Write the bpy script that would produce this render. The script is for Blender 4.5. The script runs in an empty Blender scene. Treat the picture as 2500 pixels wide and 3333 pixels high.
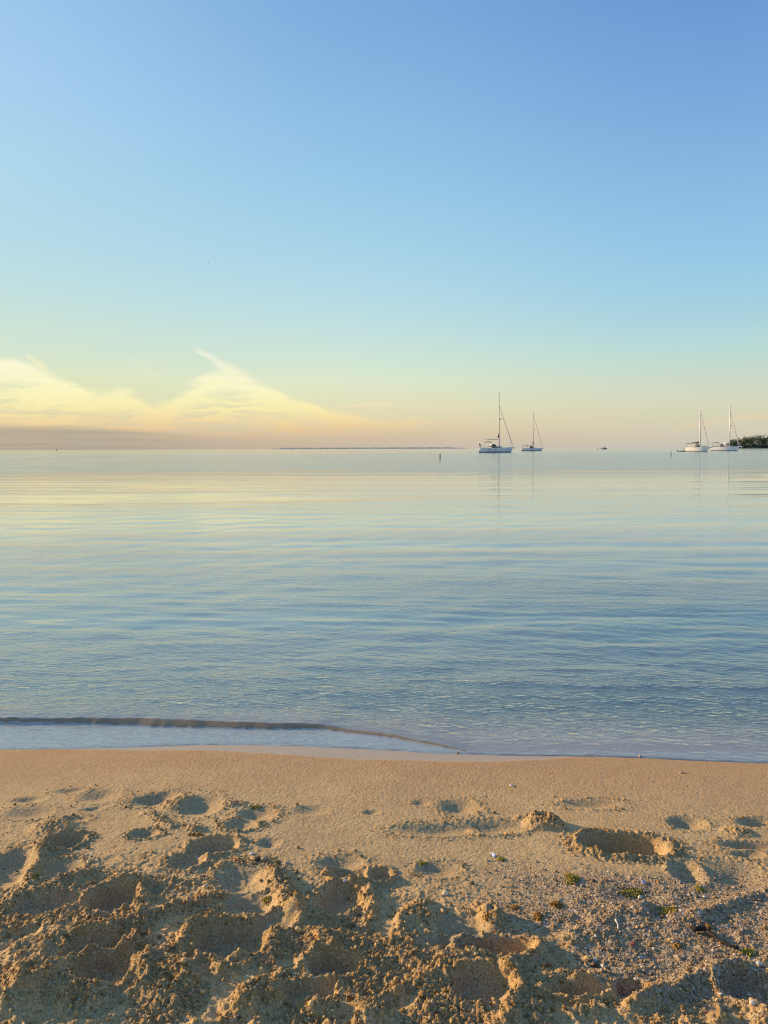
import bpy, bmesh, math, random
import numpy as np
from mathutils import Vector, Matrix, Euler

R = math.radians
rng = np.random.default_rng(7)
random.seed(7)
S = bpy.context.scene

# ------------------------------------------------------------------ camera
CAM_Z = 1.60
FPX = 2504.0                       # focal length in photo pixels (2500 x 3333)
PITCH = math.atan(206.2 / FPX)
ROLL = R(-0.20)
cam_d = bpy.data.cameras.new('camera')
cam = bpy.data.objects.new('camera', cam_d)
S.collection.objects.link(cam)
rot = Euler((R(90) - PITCH, 0, 0)).to_matrix() @ Matrix.Rotation(ROLL, 3, 'Z')
cam.matrix_world = Matrix.Translation((0, 0, CAM_Z)) @ rot.to_4x4()
cam_d.sensor_fit = 'VERTICAL'
cam_d.sensor_height = 34.6
cam_d.lens = 34.6 * FPX / 3333.0
cam_d.clip_start = 0.05
cam_d.clip_end = 30000
S.camera = cam

# ------------------------------------------------------------------ sun, sky, exposure
EXPO = 0.65
SUN_AZ, SUN_EL = -66.0, 14.0        # degrees; azimuth from straight ahead, negative = left
sun_d = bpy.data.lights.new('sun', 'SUN')
sun_d.energy = 5.0
sun_d.angle = R(0.6)
sun_d.color = (1.0, 0.67, 0.34)
sun = bpy.data.objects.new('sun', sun_d)
S.collection.objects.link(sun)
sdir = Vector((math.sin(R(SUN_AZ)) * math.cos(R(SUN_EL)), math.cos(R(SUN_AZ)) * math.cos(R(SUN_EL)), math.sin(R(SUN_EL))))
sun.rotation_euler = sdir.to_track_quat('Z', 'Y').to_euler()
sun.location = sdir * 30

S.view_settings.view_transform = 'Standard'
S.view_settings.look = 'None'
S.view_settings.exposure = EXPO
S.view_settings.gamma = 1.0
S.view_settings.use_curve_mapping = False
S.cycles.use_denoising = True
S.cycles.max_bounces = 8
S.cycles.diffuse_bounces = 2
S.cycles.pixel_filter_type = 'BLACKMAN_HARRIS'
S.cycles.filter_width = 1.2
S.cycles.transparent_max_bounces = 12


def lin(c, a=1.0):
    o = []
    for v in c[:3]:
        v = v / 255.0
        o.append(v / 12.92 if v <= 0.04045 else ((v + 0.055) / 1.055) ** 2.4)
    return (*o, a)


def ray(px, py):
    v = rot @ Vector(((px - 1250) / FPX, -(py - 1666.5) / FPX, -1.0))
    return v.normalized()


def azel(px, py):
    v = ray(px, py)
    return math.degrees(math.atan2(v.x, v.y)), math.degrees(math.asin(v.z))


def ground(px, py, z=0.0):
    v = ray(px, py)
    t = (z - CAM_Z) / v.z
    return v.x * t, v.y * t


class NT:
    """small node-tree helper"""
    def __init__(self, tree):
        self.t = tree
        self.n = tree.nodes
        self.l = tree.links

    def node(self, kind, **kw):
        nd = self.n.new(kind)
        for k, v in kw.items():
            setattr(nd, k, v)
        return nd

    def put(self, sock, val):
        if hasattr(val, 'links') or isinstance(val, bpy.types.NodeSocket):
            self.l.new(val, sock)
        else:
            sock.default_value = val

    def math(self, op, a, b=0.0, c=0.0, clamp=False):
        nd = self.node('ShaderNodeMath', operation=op)
        nd.use_clamp = clamp
        self.put(nd.inputs[0], a)
        self.put(nd.inputs[1], b)
        if op in ('MULTIPLY_ADD', 'SMOOTH_MIN', 'SMOOTH_MAX', 'WRAP', 'COMPARE'):
            self.put(nd.inputs[2], c)
        return nd.outputs[0]

    def vec(self, x, y, z=0.0):
        nd = self.node('ShaderNodeCombineXYZ')
        for i, v in enumerate((x, y, z)):
            self.put(nd.inputs[i], v)
        return nd.outputs[0]

    def vmath(self, op, a, b=(0, 0, 0)):
        nd = self.node('ShaderNodeVectorMath', operation=op)
        self.put(nd.inputs[0], a)
        self.put(nd.inputs[1], b)
        return nd.outputs['Value'] if op in ('LENGTH', 'DOT_PRODUCT', 'DISTANCE') else nd.outputs[0]

    def mix(self, f, a, b, blend='MIX'):
        nd = self.node('ShaderNodeMix', data_type='RGBA', blend_type=blend)
        self.put(nd.inputs[0], f)
        self.put(nd.inputs[6], a)
        self.put(nd.inputs[7], b)
        return nd.outputs[2]

    def smooth(self, v, lo, hi, a=0.0, b=1.0):
        nd = self.node('ShaderNodeMapRange', interpolation_type='SMOOTHSTEP')
        self.put(nd.inputs[0], v)
        self.put(nd.inputs[1], lo)
        self.put(nd.inputs[2], hi)
        self.put(nd.inputs[3], a)
        self.put(nd.inputs[4], b)
        return nd.outputs[0]

    def ramp(self, f, stops, interp='LINEAR'):
        nd = self.node('ShaderNodeValToRGB')
        nd.color_ramp.interpolation = interp
        el = nd.color_ramp.elements
        while len(el) > 1:
            el.remove(el[-1])
        stops = sorted(stops, key=lambda s: s[0])
        el[0].position = stops[0][0]
        el[0].color = stops[0][1]
        for p, c in stops[1:]:
            e = el.new(p)
            e.color = c
        self.put(nd.inputs[0], f)
        return nd.outputs[0]

    def noise(self, vec, scale=1.0, detail=3.0, rough=0.5, dist=0.0, color=False):
        nd = self.node('ShaderNodeTexNoise')
        self.put(nd.inputs['Vector'], vec)
        self.put(nd.inputs['Scale'], scale)
        nd.inputs['Detail'].default_value = detail
        nd.inputs['Roughness'].default_value = rough
        nd.inputs['Distortion'].default_value = dist
        return nd.outputs['Color' if color else 'Fac']


# ---- world: graded evening sky with cirrus
world = bpy.data.worlds.new('World')
S.world = world
world.use_nodes = True
W = NT(world.node_tree)
W.n.clear()
tc = W.node('ShaderNodeTexCoord').outputs['Generated']
sep = W.node('ShaderNodeSeparateXYZ')
W.l.new(tc, sep.inputs[0])
X, Y, Z = sep.outputs
el_deg = W.math('MULTIPLY', W.math('ARCSINE', Z), 57.29578)
az_deg = W.math('MULTIPLY', W.math('ARCTAN2', X, Y), 57.29578)
dl = W.math('ABSOLUTE', W.math('WRAP', W.math('SUBTRACT', az_deg, SUN_AZ), 180.0, -180.0))   # angle from the sun's bearing


def sky_ramp(cols):
    # cols: list of (elevation in degrees, sRGB)
    f = W.math('POWER', W.math('DIVIDE', W.math('MAXIMUM', el_deg, 0.0), 90.0), 0.5)
    return W.ramp(f, [((e / 90.0) ** 0.5, lin(c)) for e, c in cols])


SKY_L = sky_ramp([(0, (190, 174, 154)), (0.9, (208, 188, 160)), (2.0, (226, 212, 172)), (3.2, (228, 226, 184)), (4.8, (226, 232, 192)),
                  (6.5, (216, 232, 210)), (8.5, (206, 230, 219)), (11, (194, 227, 230)), (14, (184, 222, 236)), (18, (178, 219, 240)),
                  (23, (169, 211, 245)), (28, (158, 202, 240)), (40, (138, 184, 230)), (60, (114, 160, 220)), (90, (102, 148, 208))])
SKY_C = sky_ramp([(0, (204, 190, 174)), (0.8, (214, 196, 170)), (2.0, (230, 216, 180)), (3.2, (233, 228, 190)), (4.8, (228, 237, 206)),
                  (6.5, (214, 235, 218)), (8.5, (200, 230, 228)), (11, (186, 224, 235)), (14, (173, 217, 237)), (18, (158, 206, 237)),
                  (23, (145, 192, 234)), (28, (130, 177, 226)), (40, (114, 160, 220)), (60, (104, 150, 212)), (90, (100, 146, 208))])
SKY_R = sky_ramp([(0, (200, 200, 192)), (0.8, (214, 207, 186)), (2.0, (219, 214, 184)), (3.2, (218, 221, 194)), (4.8, (207, 222, 205)),
                  (6.5, (191, 223, 218)), (8.5, (175, 216, 227)), (11, (161, 209, 234)), (14, (150, 200, 235)), (18, (137, 187, 230)),
                  (23, (122, 169, 223)), (28, (108, 154, 214)), (40, (102, 148, 210)), (60, (100, 146, 208)), (90, (98, 144, 206))])
base = W.mix(W.smooth(dl, 36, 66), SKY_L, SKY_C)
base = W.mix(W.smooth(dl, 60, 92), base, SKY_R)
# soft broad glow round the low sun (left of the frame)
sd = W.vmath('DOT_PRODUCT', tc, tuple(sdir))
glow = W.math('POWER', W.math('MAXIMUM', sd, 0.0), 22.0)
base = W.mix(W.math('MULTIPLY', glow, 0.75), base, (1.9, 1.5, 0.85, 1))

uv = W.vec(az_deg, el_deg)
wn = W.noise(W.vec(W.math('MULTIPLY', az_deg, 0.22), W.math('MULTIPLY', el_deg, 0.6)), 1.0, 4.0, 0.55, 0.3, color=True)
warp = W.vmath('SUBTRACT', wn, (0.5, 0.5, 0.5))
wsep = W.node('ShaderNodeSeparateXYZ')
W.l.new(warp, wsep.inputs[0])
wu = W.math('MULTIPLY_ADD', wsep.outputs[0], 3.0, az_deg)
wv = W.math('MULTIPLY_ADD', wsep.outputs[1], 1.5, el_deg)

env_px = [(-60, 1150), (40, 1158), (105, 1182), (170, 1205), (240, 1238), (310, 1275), (380, 1262), (430, 1262), (470, 1315),
          (520, 1312), (580, 1280), (640, 1240), (690, 1196), (740, 1182), (800, 1212), (860, 1246), (920, 1280), (980, 1290), (1030, 1318),
          (1120, 1340), (1300, 1352), (1700, 1385), (2500, 1445)]
pts = [azel(x, y) for x, y in env_px]
pts = [(-120, 3.0), (-80, 5.5), (-50, 7.5)] + pts + [(60, 0.2), (150, 0.1)]
ramp_in = W.math('DIVIDE', W.math('ADD', wu, 180.0), 360.0)
top = W.ramp(ramp_in, [((u + 180) / 360.0, (v / 10, v / 10, v / 10, 1)) for u, v in pts])
top = W.math('MULTIPLY', W.node('ShaderNodeSeparateColor').outputs[0], 1.0) if False else top
tops = W.node('ShaderNodeSeparateColor')
W.l.new(top, tops.inputs[0])
topv = W.math('MULTIPLY', tops.outputs[0], 10.0)
inside = W.smooth(W.math('SUBTRACT', topv, wv), -0.25, 0.7)
# drawn-out wisps that sweep down and away
wq = W.vec(W.math('MULTIPLY', wu, 0.16), W.math('ADD', W.math('MULTIPLY', wv, 0.95), W.math('MULTIPLY', W.math('ABSOLUTE', W.math('ADD', wu, 12.0)), 0.10)))
wisp = W.noise(wq, 1.7, 6.0, 0.58, 0.9)
wisp = W.smooth(wisp, 0.38, 0.60)
w2 = W.noise(W.vec(W.math('MULTIPLY', wu, 0.26), W.math('MULTIPLY', wv, 2.2)), 1.0, 3.5, 0.55, 0.7)
gaps = W.math('MAXIMUM', W.smooth(w2, 0.42, 0.58), W.smooth(W.math('SUBTRACT', topv, wv), 2.3, 0.9))
fade_low = W.smooth(el_deg, 0.3, 2.2, 0.25, 1.0)
dens = W.math('MULTIPLY', inside, W.math('MULTIPLY', W.math('MULTIPLY_ADD', wisp, 0.62, 0.78), W.math('MULTIPLY_ADD', gaps, 0.86, 0.20)))
dens = W.math('MULTIPLY', dens, fade_low)
side = W.smooth(az_deg, 6.0, -7.0, 0.25, 1.0)
dens = W.math('MULTIPLY', dens, side, clamp=True)
ccol = W.ramp(W.math('DIVIDE', el_deg, 10.0), [(0.0, lin((206, 176, 150))), (0.10, lin((230, 194, 154))), (0.2, lin((248, 222, 166))),
                                               (0.3, lin((255, 242, 180))), (0.42, lin((255, 251, 200))), (0.62, lin((255, 253, 222)))])
sky = W.mix(dens, base, ccol)


def stroke(sky, p0, p1, width, col, amt, wob=1.0):
    a = Vector(azel(*p0)); b = Vector(azel(*p1))
    ab = b - a
    L = ab.length
    d = ab / L
    pu = W.math('MULTIPLY_ADD', wsep.outputs[0], 0.9 * wob, W.math('SUBTRACT', az_deg, a.x))
    pv = W.math('MULTIPLY_ADD', wsep.outputs[1], 0.9 * wob, W.math('SUBTRACT', el_deg, a.y))
    t = W.math('ADD', W.math('MULTIPLY', pu, d.x / L), W.math('MULTIPLY', pv, d.y / L))
    s = W.math('ADD', W.math('MULTIPLY', pu, -d.y), W.math('MULTIPLY', pv, d.x))
    s = W.math('ADD', s, W.math('MULTIPLY', W.math('MULTIPLY', t, W.math('SUBTRACT', t, 1.0)), 0.10 * L))
    g = W.smooth(W.math('ABSOLUTE', s), W.math('MULTIPLY_ADD', t, width * 0.9, width * 0.7), 0.0)
    e = W.math('MULTIPLY', W.smooth(t, -0.12, 0.15), W.smooth(t, 1.15, 0.7))
    f = W.math('MULTIPLY', W.math('MULTIPLY', g, e), W.math('MULTIPLY_ADD', wisp, 0.5, 0.5))
    return W.mix(W.math('MULTIPLY', f, amt), sky, lin(col))


sky = stroke(sky, (636, 1132), (730, 1200), 0.34, (252, 248, 226), 0.9)
sky = stroke(sky, (700, 1180), (860, 1260), 0.55, (255, 248, 214), 0.6)
sky = stroke(sky, (430, 1160), (510, 1232), 0.30, (238, 240, 214), 0.6)
sky = stroke(sky, (85, 1152), (150, 1200), 0.34, (252, 248, 200), 0.7)
sky = stroke(sky, (1075, 1330), (1300, 1316), 0.16, (250, 232, 190), 0.5, 0.3)
sky = stroke(sky, (2190, 1402), (2360, 1368), 0.30, (236, 214, 180), 0.55, 0.3)
sky = stroke(sky, (2330, 1372), (2620, 1348), 0.34, (238, 216, 182), 0.6, 0.3)
# grey bank lying on the horizon, deep on the left, thin to the right
bp = [azel(*p) for p in [(-60, 1387), (200, 1388), (430, 1393), (600, 1410), (760, 1424), (900, 1436), (1200, 1450), (1500, 1455), (2000, 1457)]]
bp = [(-150, 0.4), (-70, 1.6)] + bp + [(60, 0.1)]
bt = W.ramp(W.math('DIVIDE', W.math('ADD', wu, 180.0), 360.0), [((u + 180) / 360, (max(v, 0) / 10,) * 3 + (1,)) for u, v in bp])
bs = W.node('ShaderNodeSeparateColor')
W.l.new(bt, bs.inputs[0])
bn = W.noise(W.vec(W.math('MULTIPLY', az_deg, 0.09), W.math('MULTIPLY', el_deg, 2.4)), 1.0, 4.0, 0.5)
bv = W.math('ADD', el_deg, W.math('MULTIPLY', W.math('SUBTRACT', bn, 0.5), 1.3))
bank = W.smooth(W.math('SUBTRACT', W.math('MULTIPLY', bs.outputs[0], 10.0), bv), -0.22, 0.25)
bank = W.math('MULTIPLY', bank, W.smooth(az_deg, -6.0, -23.0, 0.10, 0.88))
bstk = W.noise(W.vec(W.math('MULTIPLY', az_deg, 0.10), W.math('MULTIPLY', el_deg, 5.5)), 1.0, 4.0, 0.6, 0.5)
bank = W.math('MULTIPLY', bank, W.smooth(bstk, 0.36, 0.58, 0.55, 1.0))
sky = W.mix(bank, sky, lin((177, 169, 152)))

bg = W.node('ShaderNodeBackground')
W.l.new(sky, bg.inputs[0])
bg.inputs[1].default_value = 0.98 * 2 ** -EXPO
nish = W.node('ShaderNodeTexSky', sky_type='NISHITA')
nish.sun_disc = False
nish.sun_elevation = R(SUN_EL)
nish.sun_rotation = R(SUN_AZ)
nish.dust_density = 2.0
bg2 = W.node('ShaderNodeBackground')
W.l.new(nish.outputs[0], bg2.inputs[0])
bg2.inputs[1].default_value = 0.05
mixw = W.node('ShaderNodeMixShader')
mixw.inputs[0].default_value = 0.05
W.l.new(bg.outputs[0], mixw.inputs[1])
W.l.new(bg2.outputs[0], mixw.inputs[2])
out = W.node('ShaderNodeOutputWorld')
W.l.new(mixw.outputs[0], out.inputs[0])
world.cycles.sampling_method = 'MANUAL'
world.cycles.sample_map_resolution = 1024


# ------------------------------------------------------------------ numpy noise
def _hash(ix, iy, seed):
    h = (ix.astype(np.int64) * 374761393 + iy.astype(np.int64) * 668265263 + seed * 1442695041) & 0xffffffff
    h = ((h ^ (h >> 13)) * 1274126177) & 0xffffffff
    h = (h ^ (h >> 16)) & 0xffffffff
    return h.astype(np.float64) / 4294967295.0


def vnoise(x, y, seed=0):
    ix = np.floor(x); iy = np.floor(y)
    fx = x - ix; fy = y - iy
    fx = fx * fx * fx * (fx * (fx * 6 - 15) + 10)
    fy = fy * fy * fy * (fy * (fy * 6 - 15) + 10)
    a = _hash(ix, iy, seed); b = _hash(ix + 1, iy, seed)
    c = _hash(ix, iy + 1, seed); d = _hash(ix + 1, iy + 1, seed)
    return (a + (b - a) * fx) * (1 - fy) + (c + (d - c) * fx) * fy - 0.5


def fbm(x, y, seed=0, octv=4, gain=0.5):
    o = 0; a = 1
    for i in range(octv):
        o = o + a * vnoise(x * 1.03 + 0.31 * y, y * 0.97 - 0.29 * x, seed + i * 17)
        x = x * 2.03 + 5.1; y = y * 2.03 - 3.7; a *= gain
    return o


def worley(x, y, seed=0):
    ix = np.floor(x); iy = np.floor(y)
    best = np.full(x.shape, 9.0); rnd = np.zeros(x.shape)
    for dx in (-1, 0, 1):
        for dy in (-1, 0, 1):
            cx = ix + dx; cy = iy + dy
            d = np.hypot(cx + _hash(cx, cy, seed) - x, cy + _hash(cx, cy, seed + 5) - y)
            m = d < best
            best = np.where(m, d, best)
            rnd = np.where(m, _hash(cx, cy, seed + 9), rnd)
    return best, rnd


def sstep(a, b, v):
    t = np.clip((v - a) / (b - a), 0, 1)
    return t * t * (3 - 2 * t)


# ------------------------------------------------------------------ mesh helpers
def link(o, parent=None):
    S.collection.objects.link(o)
    if parent is not None:
        o.parent = parent
    return o


def tag(o, label=None, cat=None, group=None, kind=None):
    if label: o['label'] = label
    if cat: o['category'] = cat
    if group: o['group'] = group
    if kind: o['kind'] = kind
    return o


def empty(name, loc, rz=0.0):
    o = bpy.data.objects.new(name, None)
    o.location = loc
    o.rotation_euler = (0, 0, rz)
    o.empty_display_size = 0.1
    return link(o)


def mesh_obj(name, verts, faces, material=None, parent=None, smooth=False):
    me = bpy.data.meshes.new(name)
    me.from_pydata([tuple(v) for v in verts], [], faces)
    if smooth:
        me.polygons.foreach_set('use_smooth', [True] * len(me.polygons))
    me.update()
    if material: me.materials.append(material)
    return link(bpy.data.objects.new(name, me), parent)


def np_mesh(name, V, F, material, smooth=True, parent=None):
    """V (n,3) float, F (m,k) int"""
    k = F.shape[1]
    me = bpy.data.meshes.new(name)
    me.vertices.add(len(V))
    me.vertices.foreach_set('co', np.ascontiguousarray(V, dtype=np.float32).ravel())
    me.loops.add(F.size)
    me.loops.foreach_set('vertex_index', np.ascontiguousarray(F, dtype=np.int32).ravel())
    me.polygons.add(len(F))
    me.polygons.foreach_set('loop_start', np.arange(0, F.size, k, dtype=np.int32))
    me.polygons.foreach_set('use_smooth', np.full(len(F), smooth, dtype=bool))
    me.update(calc_edges=True)
    me.materials.append(material)
    return link(bpy.data.objects.new(name, me), parent)


def grid_faces(nx, ny):
    i = np.arange((ny - 1) * (nx - 1))
    r = i // (nx - 1); c = i % (nx - 1)
    a = r * nx + c
    return np.stack([a, a + 1, a + nx + 1, a + nx], 1)


class MB:
    """collects shapes for one mesh"""
    def __init__(self):
        self.v = []; self.f = []

    def add(self, v, f):
        n = len(self.v)
        self.v += [tuple(p) for p in v]
        self.f += [tuple(i + n for i in q) for q in f]
        return self

    def box(self, c, s, rz=0.0):
        cx, cy, cz = c; sx, sy, sz = (q / 2 for q in s)
        p = []
        for z in (-sz, sz):
            for x, y in ((-sx, -sy), (sx, -sy), (sx, sy), (-sx, sy)):
                p.append((cx + x * math.cos(rz) - y * math.sin(rz), cy + x * math.sin(rz) + y * math.cos(rz), cz + z))
        return self.add(p, [(0, 3, 2, 1), (4, 5, 6, 7), (0, 1, 5, 4), (1, 2, 6, 5), (2, 3, 7, 6), (3, 0, 4, 7)])

    def tube(self, path, rad, n=6):
        path = [Vector(p) for p in path]
        if not isinstance(rad, (list, tuple)): rad = [rad] * len(path)
        V = []; F = []
        for i, p in enumerate(path):
            t = (path[min(i + 1, len(path) - 1)] - path[max(i - 1, 0)]).normalized()
            a = t.cross(Vector((0, 0, 1)) if abs(t.z) < 0.9 else Vector((0, 1, 0))).normalized()
            b = t.cross(a)
            for k in range(n):
                th = 2 * math.pi * k / n
                V.append(p + (a * math.cos(th) + b * math.sin(th)) * rad[i])
        for i in range(len(path) - 1):
            for k in range(n):
                F.append((i * n + k, i * n + (k + 1) % n, (i + 1) * n + (k + 1) % n, (i + 1) * n + k))
        F.append(tuple(range(n - 1, -1, -1)))
        F.append(tuple(range((len(path) - 1) * n, len(path) * n)))
        return self.add(V, F)

    def lathe(self, prof, c=(0, 0, 0), n=12):
        V = []; F = []
        for r, z in prof:
            for k in range(n):
                th = 2 * math.pi * k / n
                V.append((c[0] + r * math.cos(th), c[1] + r * math.sin(th), c[2] + z))
        for i in range(len(prof) - 1):
            for k in range(n):
                F.append((i * n + k, i * n + (k + 1) % n, (i + 1) * n + (k + 1) % n, (i + 1) * n + k))
        F.append(tuple(range(n - 1, -1, -1)))
        F.append(tuple(range((len(prof) - 1) * n, len(prof) * n)))
        return self.add(V, F)

    def build(self, name, m, parent=None, smooth=False):
        return mesh_obj(name, self.v, self.f, m, parent, smooth)


# ------------------------------------------------------------------ materials
def simple_mat(name, col, rough=0.6, metal=0.0, var=0.12, scale=3.0, bump=0.0, spec=0.5, emit=None):
    m = bpy.data.materials.new(name)
    m.use_nodes = True
    T = NT(m.node_tree)
    b = m.node_tree.nodes['Principled BSDF']
    co = T.node('ShaderNodeTexCoord').outputs['Object']
    n = T.noise(co, scale, 4.0, 0.6)
    c2 = tuple(max(v * (1 - var * 2), 0) for v in col[:3]) + (1,)
    c3 = tuple(min(v * (1 + var), 1) for v in col[:3]) + (1,)
    T.l.new(T.mix(T.smooth(n, 0.3, 0.7), c2, c3), b.inputs['Base Color'])
    b.inputs['Roughness'].default_value = rough
    b.inputs['Metallic'].default_value = metal
    b.inputs['Specular IOR Level'].default_value = spec
    if bump:
        bn = T.node('ShaderNodeBump')
        bn.inputs['Strength'].default_value = 1.0
        bn.inputs['Distance'].default_value = bump
        T.l.new(T.noise(co, scale * 4, 4.0, 0.6), bn.inputs['Height'])
        T.l.new(bn.outputs[0], b.inputs['Normal'])
    return m


# ------------------------------------------------------------------ shoreline and the beach's shape
wl_px = [(-500, 2452), (0, 2444), (250, 2442), (450, 2437), (600, 2431), (760, 2429), (950, 2432), (1100, 2438), (1250, 2444), (1400, 2455),
         (1480, 2459), (1600, 2462), (1800, 2465), (1950, 2466), (2100, 2472), (2250, 2480), (2400, 2486), (2500, 2490), (3000, 2510)]
wl = np.array([ground(x, y, 0.0) for x, y in wl_px])
wl = np.vstack([[-60, wl[0, 1] + 0.3], wl, [60, wl[-1, 1] - 0.5]])


def shore_y(x):
    s = 0
    for o, w in ((-0.05, 0.25), (0, 0.5), (0.05, 0.25)):
        s = s + w * np.interp(x + o, wl[:, 0], wl[:, 1])
    return s + 0.012 * fbm(x * 3.0, x * 0 + 2.0, 77, 4)


def base_z(x, y):
    s = shore_y(x) - y                      # metres landward of the water's edge
    up = 0.062 * np.clip(s, 0, None) - 0.006 * np.clip(s - 1.2, 0, None) ** 2
    up = np.maximum(up, -1)
    up = np.where(s > 6, 0.062 * 6 - 0.006 * 4.8 ** 2, up)
    dn = np.clip(-s, 0, None)
    down = 0.045 * dn + 0.065 * np.clip(dn - 0.7, 0, None)
    return np.where(s > 0, up, -np.minimum(down, 6.0))


# sand height: fine grid close to the camera and coarse beyond
def axis(parts):
    out = [parts[0][0]]
    for a, b, d in parts:
        n = max(int(round((b - a) / d)), 1)
        out += list(a + (b - a) * (np.arange(n) + 1) / n)
    return np.array(out)


sx = axis([(-40, -8, 2.0), (-8, -3.2, 0.12), (-3.2, -2.1, 0.012), (-2.1, -1.55, 0.0065), (-1.55, 1.55, 0.0038), (1.55, 2.1, 0.0065), (2.1, 3.2, 0.012), (3.2, 8, 0.12), (8, 40, 2.0)])
sy = axis([(-30, -2, 1.0), (-2, 1.3, 0.06), (1.3, 1.68, 0.01), (1.68, 2.45, 0.0036), (2.45, 3.15, 0.005), (3.15, 4.15, 0.0075), (4.15, 5.5, 0.02), (5.5, 12, 0.1), (12, 60, 1.5)])
GX, GY = np.meshgrid(sx, sy)
GZ = base_z(GX, GY)
ys_ = shore_y(GX)
inland = ys_ - GY

# where the beach is trodden up: rising from smooth swash sand towards the camera
trod = sstep(1.05, 1.75, inland + 0.35 * fbm(GX * 1.3, GY * 1.3, 3, 3) + 0.20 * sstep(0.4, -1.4, GX))
deep = sstep(1.35, 2.15, inland + 0.2 * fbm(GX * 1.5, GY * 1.5, 4, 3) + 0.32 * sstep(0.5, -1.0, GX))
GZ += trod * (0.013 * fbm(GX * 2.2, GY * 2.6, 11, 3)) + deep * 0.010 * fbm(GX * 4.2 + 3, GY * 4.6, 12, 3)
rg_ = 1 - np.clip(np.abs(fbm(GX * 5.5 + 1.7, GY * 6.5, 15, 3)) * 4.5, 0, 1)
rg2 = 1 - np.clip(np.abs(fbm(GX * 10.5 + 4.7, GY * 12.5, 16, 3)) * 4.2, 0, 1)
GZ += deep * (0.010 * rg_ ** 1.5 + 0.009 * rg2 ** 1.3)
GZ += 0.0035 * fbm(GX * 2.0, GY * 3.0, 13, 3) * sstep(0.0, 0.4, inland)
crumb = deep * sstep(-0.22, 0.30, 0.12 * (rg_ - 0.4) + fbm(GX * 5.3, GY * 5.3, 21, 3) + 0.04)      # how clumpy the surface is
crumb = np.maximum(crumb, 0.12 * trod)
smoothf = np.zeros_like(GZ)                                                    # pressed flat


def gp(px, py):
    """a photo pixel on the sand -> ground point"""
    x, y = ground(px, py, 0.05)
    for _ in range(4):
        z = float(base_z(np.array([x]), np.array([y]))[0])
        x, y = ground(px, py, z)
    return x, y


def local(px, py, w, h, ang):
    cx, cy = gp(px, py)
    x0, _ = gp(px - w / 2, py); x1, _ = gp(px + w / 2, py)
    _, ya = gp(px, py + h / 2); _, yb = gp(px, py - h / 2)
    rx, ry = (x1 - x0) / 2, (yb - ya) / 2
    m = (np.abs(sx - cx) < 3.2 * max(rx, ry)), (np.abs(sy - cy) < 3.2 * max(rx, ry))
    sl = np.ix_(m[1], m[0])
    u = GX[sl] - cx; v = GY[sl] - cy
    c, s_ = math.cos(R(ang)), math.sin(R(ang))
    return sl, (u * c + v * s_) / rx, (-u * s_ + v * c) / ry, cx, cy


def pit(px, py, w, h, ang, depth, rim=0.3, rough=0.5, flat=0.55, wob=0.16):
    global GZ, crumb, smoothf
    sl, u, v, cx, cy = local(px, py, w, h, ang)
    r = (np.abs(u) ** 2.3 + np.abs(v) ** 2.3) ** (1 / 2.3)
    soft0 = depth < 0.026
    depth = depth * (1.0 if soft0 else 1.05)
    r = r + wob * fbm(GX[sl] * 9, GY[sl] * 9, int(px) + int(py), 3)
    soft = soft0
    bowl = (1 - sstep(0.0, 1.12, r)) * 1.15 if soft else 1 - sstep(flat, 1.08, r)
    rimv = np.exp(-((r - 1.17) / 0.15) ** 2) * (0.35 if soft0 else 1.0)
    depth = depth * 0.85 * (1.3 if px > 2000 and py < 2760 else 1)
    lump = np.clip(0.55 + 1.3 * fbm(GX[sl] * 14, GY[sl] * 14, int(px) + 9, 3), 0, 1.6)
    GZ[sl] -= depth * bowl * (1 + 0.15 * fbm(GX[sl] * 6, GY[sl] * 6, int(px), 2))
    GZ[sl] += depth * rim * rimv * lump
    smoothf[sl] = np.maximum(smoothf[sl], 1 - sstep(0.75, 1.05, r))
    crumb[sl] = np.maximum(crumb[sl] * sstep(0.6, 1.0, r), rough * np.exp(-((r - 1.25) / 0.35) ** 2))


def mound(px, py, w, h, ang, height, rough=0.8, flat=0.2):
    global GZ, crumb, smoothf
    sl, u, v, cx, cy = local(px, py, w, h, ang)
    r = np.hypot(u, v) + 0.22 * fbm(GX[sl] * 8, GY[sl] * 8, int(px) * 3 + int(py), 3)
    f = 1 - sstep(flat, 1.25, r)
    height = height * 0.58
    GZ[sl] += height * f * (1 + 0.25 * fbm(GX[sl] * 10, GY[sl] * 10, int(px) + 2, 2))
    crumb[sl] = np.maximum(crumb[sl], rough * f)
    smoothf[sl] *= 1 - f


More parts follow.
